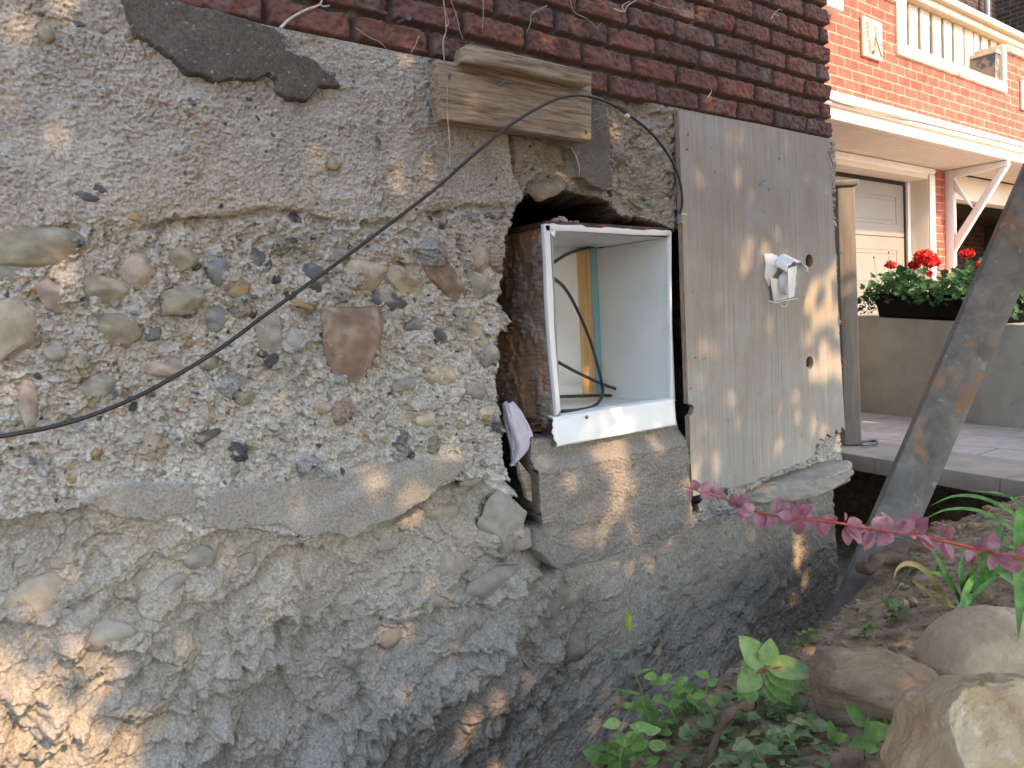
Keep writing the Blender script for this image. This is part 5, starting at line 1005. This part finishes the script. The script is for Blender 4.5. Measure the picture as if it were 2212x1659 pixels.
M['rk3'] = mk('ochre_rock', [(.3, (.34, .24, .13)), (.45, (.47, .38, .24)), (.6, (.54, .46, .32)), (.8, (.60, .54, .42))], 9, 12, .85, 1.0, 40, .010, spots=[(9, .57, (.36, .19, .07), .75), (14, .62, (.68, .63, .56), .8), (45, .66, (.2, .14, .09), .6)], dist=1.0)
outrock('rock', 1890, 1500, 1.16, [(1748, 1440), (1770, 1400), (1830, 1388), (1905, 1386), (1985, 1420), (2035, 1462), (2040, 1500), (2010, 1560), (1950, 1606), (1850, 1602), (1770, 1570), (1752, 1500)], .075, 3, M['rk1'], 'angular pinkish brown rock in front of the other two rocks, to their left', .6, .045, 1.0)
outrock('boulder', 2160, 1415, 1.22, [(1988, 1430), (2010, 1400), (2060, 1350), (2110, 1325), (2180, 1322), (2260, 1345), (2330, 1430), (2260, 1500), (2130, 1510), (2010, 1485)], .10, 8, M['rk2'], 'smooth rounded pale boulder with rust stains behind the ochre rock', .85, .03)
outrock('rock', 2140, 1610, .82, [(2018, 1500), (2060, 1464), (2130, 1466), (2212, 1462), (2340, 1480), (2380, 1600), (2300, 1780), (2000, 1780), (1898, 1690), (1950, 1600), (1985, 1540)], .085, 14, M['rk3'], 'large ochre rock with white crystals in the lower right corner', .6, .05, .7)
# ================================================================ SOIL DETAIL
rgs = np.random.default_rng(5); V, Fc = [], []
iv, if_ = ico(1); k = 0
for i in range(5200):
    x = rgs.uniform(.5, 3.3); y = rgs.uniform(.2, 1.15); s = rgs.uniform(.002, .006)*(1+2.2*(rgs.random() < .06)); z = gz1(x, y)+s*.2
    A_ = rgs.normal(size=(3, 3))*.25+np.eye(3); V += list((iv@A_)*s*np.array([1, 1, .7])+np.array([x, y, z])); Fc += [tuple(a+k for a in f) for f in if_]; k += len(iv)
o = obj('soil_crumbs', V, Fc, M['soil'], None, False); tag(o, 'loose crumbs of brown soil scattered over the bank', 'soil', kind='stuff')
def groundhit(px, py, t0=.5, t1=4.0):
    d = dv(px, py); t = np.linspace(t0, t1, 400); P = d[None]*t[:, None]; g = gz(P[:, 0], P[:, 1]); b_ = np.nonzero(P[:, 2] < g)[0]
    if len(b_): i = b_[0]; return np.array([P[i, 0], P[i, 1], float(g[i])]), float(t[i])
    return d*t1, t1
# root stub and thin roots
p0 = AT(1856, 1222, 1.95); p1 = AT(1905, 1205, 1.93); p2 = AT(1960, 1215, 1.95); p3 = AT(2010, 1235, 2.0)
m = MB(); Q = spline([p0, AT(1875, 1228, 1.92), p1, p2, p3], 6); m.tube(Q, [.010+.006*abs(math.sin(i*.8))+.006*(i/len(Q)) for i in range(len(Q))], 8); o = m.build('root_stub', M['root'], None, True); tag(o, 'thick twisted broken root sticking out of the bank in front of the beam', 'root')
rt_l = ['thin root arching out of the soil left of the grass clump', 'pale hair root looping below the twisted root', 'fine root hanging beside the small round leaved weed', 'wiry root on the bank just above the pale boulder', 'thin root crossing in front of the foot of the beam']
for i, Pt in enumerate(([(1920, 1290), (1950, 1250), (1990, 1215), (2040, 1205)], [(1880, 1165), (1930, 1160), (1975, 1175), (2020, 1190)], [(1850, 1315), (1885, 1330), (1890, 1350), (1882, 1372)], [(1960, 1300), (2000, 1290), (2050, 1290), (2080, 1285)], [(1862, 1180), (1880, 1150), (1888, 1120), (1890, 1110)])):
    m = MB(); tq = 1.80 if i != 4 else 1.92; Q = spline([AT(x, y, tq-.05) for x, y in Pt], 6); m.tube(Q, .0022, 5); o = m.build('thin_root', M['root'], None, True); tag(o, rt_l[i], 'root', 'roots in the bank')
m = MB(); Q = spline([AT(1520, 1690, 1.1), AT(1560, 1560, 1.12), AT(1600, 1525, 1.13), AT(1625, 1530, 1.15)], 6); m.tube(Q, [.007+.003*math.sin(i) for i in range(len(Q))], 7); o = m.build('dead_branch', M['root'], None, True); tag(o, 'dead brown branch among the weeds at the bottom', 'branch')
m = MB(); m.tube([onY(1574, 1110, 1.50), onY(1640, 1097, 1.48)], .007, 6); o = m.build('flat_stick', M['post'], None); tag(o, 'flat grey stick poking out below the plywood behind the red leaves', 'stick')
# ================================================================ PLANTS
def leafmesh(V, Fc, base, dirv, up, l, w, fold=.18, droop=.25, n=7, lobed=0, tipw=.0):
    dirv = np.array(dirv, float); dirv /= np.linalg.norm(dirv); up = np.array(up, float); sd_ = np.cross(dirv, up); nl = np.linalg.norm(sd_)
    if nl < 1e-6: sd_ = np.array([1.0, 0, 0]); nl = 1
    sd_ /= nl; up = np.cross(sd_, dirv); k = len(V)
    for i in range(n+1):
        t = i/n; c = base+dirv*l*t*(1-.15*droop*t)-up*droop*l*t*t*.6; ww = w*.5*(math.sin(math.pi*t**.72)**.75 if 0 < t < 1 else .02)*(1+.18*math.sin(t*n*2.2)*(lobed > 0))
        if lobed: ww *= (1.25-.6*t)
        V += [c-sd_*ww+up*fold*ww, c-up*0.0, c+sd_*ww+up*fold*ww]
    for i in range(n):
        a = k+i*3; Fc += [(a, a+1, a+4, a+3), (a+1, a+2, a+5, a+4)]
def plant(name, label, base, leaves, mat, stems=(), smat='stem', r=.0012, cat='weed', group='weeds on the soil bank'):
    """leaves: list of (pos, dir, up, length, width, droop, lobed)"""
    e = empty(name, base, label, cat, group); V, Fc = [], []
    for (p, d_, u_, l, w, dr, lb_) in leaves: leafmesh(V, Fc, np.array(p), d_, u_, l, w, droop=dr, lobed=lb_)
    if V: obj('leaves', V, Fc, M[mat], e, True)
    m = MB()
    for s_ in stems: Q = spline(s_, 5); m.tube(Q, list(np.linspace(r, r*.5, len(Q))), 5)
    if stems: m.build('stem', M[smat], e, True)
    return e
rp = np.random.default_rng(33)
tow = -cv; UPv = np.array([0, 0, 1.0])
def pxdir(a): a = R(a); return cR*math.cos(a)+cU*math.sin(a)
# a: pale broad leaved seedling
t_ = 1.20; hub = AT(1636, 1452, t_); foot, _ = groundhit(1632, 1530)
LV = [(AT(1650, 1440, t_), pxdir(128)+tow*.1, tow+UPv*.6, .062, .040, .1, 0), (AT(1655, 1438, t_), pxdir(82)+tow*.1, tow, .044, .032, .1, 0), (AT(1655, 1442, t_), pxdir(3)+tow*.25, UPv+tow*.5, .074, .046, .25, 0), (AT(1655, 1450, t_), pxdir(-18)+tow*.3, UPv*.8+tow, .062, .034, .3, 0),
      (AT(1648, 1455, t_), pxdir(-42)+tow*.2, UPv+tow, .066, .030, .3, 0), (AT(1640, 1452, t_), pxdir(212)+tow*.3, UPv+tow, .046, .036, .3, 0), (AT(1640, 1445, t_), pxdir(160), tow+UPv, .030, .022, .1, 0), (AT(1628, 1480, t_), pxdir(238), tow, .040, .030, .3, 0), (AT(1655, 1460, t_), pxdir(-72)+tow*.2, tow+UPv*.3, .044, .026, .2, 0)]
plant('seedling', 'pale green broad leaved seedling, the tallest weed at the bottom of the picture', foot, LV, 'leafpale', [[foot, (foot+hub)/2+cR*.002, hub], [hub, AT(1655, 1447, t_), AT(1690, 1440, t_-.01)]], 'barbstem', .0022)
# b..: spreading weeds with dull leaves
def sprawl(px, py, n, rad, label, mat='leaf', lw=(.018, .032), lob=0, seed=0, up_=.03):
    rr_ = np.random.default_rng(seed); base, t = groundhit(px, py); LV, ST = [], []
    ns = max(2, n//6)
    for s_ in range(ns):
        a = rr_.uniform(0, 2*math.pi); e = base+np.array([math.cos(a)*rad*rr_.uniform(.4, 1), math.sin(a)*rad*.7*rr_.uniform(.4, 1), 0]); e[2] = gz1(e[0], e[1])+rr_.uniform(.004, up_); mid = (base+e)/2; mid[2] = max(mid[2], gz1(mid[0], mid[1]))+rr_.uniform(.005, up_); Q = spline([base, mid, e], 4); ST.append([base, mid, e])
        for k in range(n//ns+1):
            q = np.array(Q[rr_.integers(1, len(Q))]); d_ = np.array([rr_.normal(), rr_.normal(), rr_.uniform(-.1, .6)]); l = rr_.uniform(*lw); LV.append((q, d_, UPv*1.0+tow*.5+rr_.normal(size=3)*.35, l, l*rr_.uniform(.5, .75), rr_.uniform(0, .5), lob))
    return plant('creeping_weed', label, base, LV, mat, ST)
sprawl(1350, 1655, 22, .06, 'dark green leafy weed at the bottom edge nearest the wall', 'leaf', (.018, .030), 0, 1)
sprawl(1420, 1600, 30, .08, 'bushy green weed left of the dead branch', 'leaf', (.016, .030), 0, 2, .05)
sprawl(1500, 1560, 26, .07, 'green weed below the thin seed head grass', 'leaf', (.014, .028), 1, 3, .05)
sprawl(1560, 1600, 30, .09, 'dusty drooping weed between seedling and bottom edge', 'leafdull', (.018, .034), 1, 4)
sprawl(1640, 1560, 34, .10, 'wilted dusty weed spread out under the pale seedling', 'leafdull', (.018, .036), 1, 5)
sprawl(1690, 1610, 26, .08, 'flattened dusty weed left of the angular pinkish rock', 'leafdull', (.018, .034), 1, 6)
sprawl(1600, 1655, 26, .09, 'dusty weed along the bottom edge below the seedling', 'leafdull', (.016, .030), 1, 7)
sprawl(1730, 1640, 14, .06, 'sparse wilted sprig on bare soil at the bottom edge', 'leafdull', (.014, .024), 0, 8)
sprawl(1735, 1400, 20, .045, 'little dark weed growing where the bank meets the grey wall', 'leaf', (.012, .020), 0, 9, .03)
sprawl(1925, 1345, 16, .045, 'bright green weed just behind the angular pinkish rock', 'leaf', (.014, .026), 0, 10, .05)
sprawl(1870, 1375, 8, .03, 'small sprig of weed at the left of the bright green weed', 'leaf', (.012, .020), 0, 11, .03)
sprawl(1960, 1250, 12, .05, 'tiny weed beside the thin roots high on the bank', 'leafdull', (.007, .013), 0, 12, .04)
sprawl(1900, 1600, 10, .03, 'low weed squeezed between the pinkish and ochre rocks', 'leaf', (.020, .034), 0, 13, .02)
sprawl(1330, 1700, 20, .05, 'weed clump cut by the bottom edge at far left of the bank', 'leaf', (.018, .03), 0, 14, .05)
V, Fc = [], []
for i in range(420):
    if 0: pass
    px = rp.uniform(1280, 1800); py = rp.uniform(1480+max(0, (1560-px))*.45, 1690); g, _ = groundhit(px, py); l = rp.uniform(.008, .022)
    leafmesh(V, Fc, g+np.array([0, 0, rp.uniform(.002, .012)]), [rp.normal(), rp.normal(), rp.uniform(-.1, .3)], [rp.normal()*.4, rp.normal()*.4, 1], l, l*.6, droop=rp.uniform(0, .4), lobed=int(rp.random() < .5), n=4)
o = obj('wilted_ground_cover', V, Fc, M['leafdull'], None, True); tag(o, 'dusty wilted leaves carpeting the soil left of the rocks', 'ground cover', kind='stuff')
# weed in front of the pinkish rock
f_, _ = groundhit(1868, 1640, .5); t_ = .98
LV = [(AT(1868, 1570, t_), pxdir(128), tow+UPv*.4, .040, .017, .1, 0), (AT(1866, 1585, t_), pxdir(12), tow+UPv*.5, .036, .024, .2, 0), (AT(1868, 1575, t_), pxdir(72), tow, .018, .007, .1, 0), (AT(1868, 1600, t_), pxdir(200), tow+UPv*.5, .022, .016, .2, 1), (AT(1868, 1605, t_), pxdir(-30), tow+UPv*.4, .022, .016, .2, 1)]
plant('rock_weed', 'green three leaved sprig standing right in front of the pinkish rock', f_, LV, 'leaf', [[f_, AT(1868, 1605, t_), AT(1868, 1570, t_)]])
LV = [(AT(1800, 1600, 1.0), pxdir(100), tow+UPv*.3, .026, .014, .1, 0), (AT(1802, 1598, 1.0), pxdir(20), tow+UPv*.6, .020, .012, .2, 1)]; f_, _ = groundhit(1800, 1625, .5)
plant('rock_weed', 'small two leaved sprig at the lower left foot of the pinkish rock', f_, LV, 'leaf', [[f_, AT(1800, 1598, 1.0)]])
# climbing shoots beside the seedling
def shoot(pts, t, label, mat, sizes, seed, r=.0012):
    rr_ = np.random.default_rng(seed); Q = [AT(x, y, t) for x, y in pts]; f_, _ = groundhit(*pts[0]); Q[0] = f_ if np.linalg.norm(f_-Q[0]) < .25 else Q[0]; S_ = spline(Q, 6); LV = []
    for k in range(3, len(S_), 3):
        sgn = 1 if (k//3) % 2 else -1; d_ = cR*sgn+cU*rr_.uniform(-.2, .8)+tow*rr_.uniform(-.3, .5); l = rr_.uniform(*sizes); LV.append((np.array(S_[k]), d_, tow+UPv*.6+rr_.normal(size=3)*.3, l, l*.55, .2, 0))
    return plant('weed_shoot', label, Q[0], LV, mat, [Q], 'stem', r)
shoot([(1545, 1560), (1510, 1520), (1480, 1490), (1440, 1470), (1420, 1460)], 1.15, 'green shoot reaching left towards the grey wall', 'leaf', (.016, .028), 1)
shoot([(1420, 1640), (1385, 1590), (1395, 1575), (1340, 1560)], 1.12, 'shoot with bright oval leaves at the left end of the weeds', 'leafpale', (.020, .032), 2)
shoot([(1560, 1580), (1535, 1535), (1525, 1500), (1532, 1460)], 1.16, 'upright shoot just left of the pale seedling', 'leaf', (.014, .026), 3)
shoot([(1700, 1560), (1695, 1500), (1690, 1470), (1685, 1450)], 1.2, 'dark green shoot right behind the pale seedling', 'leaf', (.016, .028), 4)
# foxtail
t_ = 1.25; P_ = [(1400, 1560), (1388, 1500), (1366, 1440), (1362, 1400), (1359, 1355), (1357, 1330)]
Q = [AT(x, y, t_) for x, y in P_]; fx_ = empty('foxtail_grass', groundhit(1400, 1600)[0], 'single thin foxtail grass with yellow green seed head before the wall', 'grass', 'weeds on the soil bank')
Q[0] = np.array(fx_['wo']); m = MB(); m.tube(spline(Q, 5), .0007, 5); m.build('stem', M['stem'], fx_, True)
m = MB(); S_ = spline([AT(1359, 1362, t_), AT(1357, 1342, t_), AT(1358, 1325, t_)], 8); m.tube(S_, [.0012+.003*math.sin(math.pi*i/(len(S_)-1)) for i in range(len(S_))], 8)
for q in S_[1:-1]:
    for k in range(12): d_ = rp.normal(size=3); d_ /= np.linalg.norm(d_); m.add([q, q+d_*.0075+UPv*.003, q+d_*.004+cR*.0006], [(0, 1, 2)])
m.build('seed_head', M['seed'], fx_)
V, Fc = [], []
for (x, y, a, l) in ((1362, 1408, 172, .034), (1300, 1545, 190, .0), (1385, 1500, 165, .05), (1372, 1455, 20, .03)):
    if l: leafmesh(V, Fc, AT(x, y, t_), pxdir(a), tow+UPv, l, .005, droop=.3)
obj('leaves', V, Fc, M['leaf'], fx_, True)
# strap leaved clump
def blades(name, base_px, tips, t, label, mat='blade', w=.008, extra=()):
    b0, tb_ = groundhit(*base_px); e = empty(name, b0, label, 'grass', 'strap leaved grass on the bank'); V, Fc = [], []
    for (pts, ww, mt) in tips:
        Q = spline([b0+rp.normal(size=3)*.004]+[AT(x, y, t+dt) for x, y, dt in pts], 8); n_ = len(Q); k = len(V); prev = None
        for i, q in enumerate(Q):
            q = np.array(q); q2 = np.array(Q[min(i+1, n_-1)]); q1 = np.array(Q[max(i-1, 0)]); d_ = q2-q1; d_ /= np.linalg.norm(d_)+1e-9; s_ = np.cross(d_, tow+UPv*.3); s_ /= np.linalg.norm(s_)+1e-9
            wv_ = ww*.68*min(1, (1-i/(n_-1))*2.2+.05)*(.55+.45*min(1, i/n_*4)); nn_ = np.cross(s_, d_); V += [q-s_*wv_, q-nn_*wv_*.35, q+s_*wv_]
        for i in range(n_-1): a = k+i*3; Fc += [(a, a+1, a+4, a+3), (a+1, a+2, a+5, a+4)]
    obj('leaves', V, Fc, M[mat], e, True); return e
blades('grass_clump', (2085, 1330), [([(2060, 1270, -.02), (2030, 1240, -.05), (1985, 1235, -.06)], .007, 0), ([(2050, 1250, 0), (2010, 1180, 0), (1960, 1110, 0)], .006, 0), ([(2090, 1260, -.03), (2120, 1200, -.06), (2170, 1190, -.1)], .009, 0), ([(2110, 1270, -.03), (2160, 1225, -.08), (2215, 1230, -.1)], .010, 0), ([(2100, 1290, -.05), (2060, 1330, -.12), (2038, 1350, -.16)], .010, 0), ([(2120, 1240, -.06), (2160, 1170, -.1), (2165, 1130, -.12)], .009, 0),
        ([(2105, 1250, -.05), (2080, 1300, -.14), (2084, 1385, -.2)], .009, 0), ([(2130, 1230, 0), (2180, 1250, 0), (2216, 1290, 0)], .010, 0), ([(2080, 1270, 0), (2075, 1230, 0), (2085, 1180, .02)], .008, 0), ([(2090, 1300, 0), (2130, 1260, 0), (2215, 1200, 0)], .009, 0)], 1.45, 'green strap leaved grass clump behind the pale boulder')
blades('yellowing_blades', (2062, 1318), [([(2035, 1280, -.02), (1995, 1230, -.05), (1960, 1217, -.07), (1938, 1230, -.08), (1930, 1255, -.08)], .007, 0), ([(2030, 1300, 0), (2000, 1275, 0), (1975, 1255, 0), (1984, 1240, 0)], .006, 0)], 1.5, 'arched blades turning yellow and orange left of the green clump', 'bladedry')
blades('arching_blades', (2250, 1180), [([(2190, 1110, 0), (2120, 1075, 0), (2060, 1072, 0), (2010, 1092, 0)], .006, 0), ([(2200, 1150, 0), (2120, 1105, 0), (2050, 1100, 0), (1998, 1120, 0)], .006, 0), ([(2200, 1090, 0), (2160, 1066, 0), (2090, 1060, 0)], .005, 0), ([(2180, 1180, 0), (2150, 1140, 0), (2120, 1120, 0)], .005, 0)], 1.75, 'thin blades arching in from the right edge over the dark trench')
blades('near_blades', (2300, 1500), [([(2215, 1120, 0), (2203, 1230, -.01), (2202, 1320, -.02), (2199, 1385, -.02)], .012, 0), ([(2240, 1150, 0), (2214, 1200, 0), (2210, 1290, 0)], .010, 0)], 1.05, 'broad bright blades hanging down at the right edge before the boulder')
# ---- barberry twig hanging in front
br_ = empty('barberry_twig', AT(2290, 1215, .74), 'red barberry twig with purple pink leaves reaching in from the right', 'shrub twig')
tw = [(2300, 1225), (2212, 1208), (2150, 1196), (2080, 1178), (2000, 1160), (1930, 1148), (1860, 1138), (1790, 1126), (1720, 1120), (1660, 1112), (1610, 1098), (1570, 1080), (1530, 1068), (1492, 1055), (1470, 1049)]
Q = spline([AT(x, y, .74+.04*math.sin(i*.7)) for i, (x, y) in enumerate(tw)], 8); m = MB(); m.tube(Q, list(np.linspace(.0018, .0006, len(Q))), 7)
m.build('stem', M['barbstem'], br_, True); V, Fc = [], []
for k in range(4, len(Q)-2, 6):
    t = k/len(Q); nl_ = 6 if t < .75 else 3; sz_ = .0190-.008*t
    for j in range(nl_):
        a = rp.uniform(0, 360); d_ = pxdir(a)+tow*rp.uniform(-.5, .7); l = sz_*rp.uniform(.7, 1.35); c0 = np.array(Q[k])+d_*.002
        leafmesh(V, Fc, c0, d_, tow+UPv*.5+rp.normal(size=3)*.6, l, l*.66, droop=rp.uniform(-.1, .3), n=6, fold=.3)
obj('leaves', V, Fc, M['barb'], br_, True)
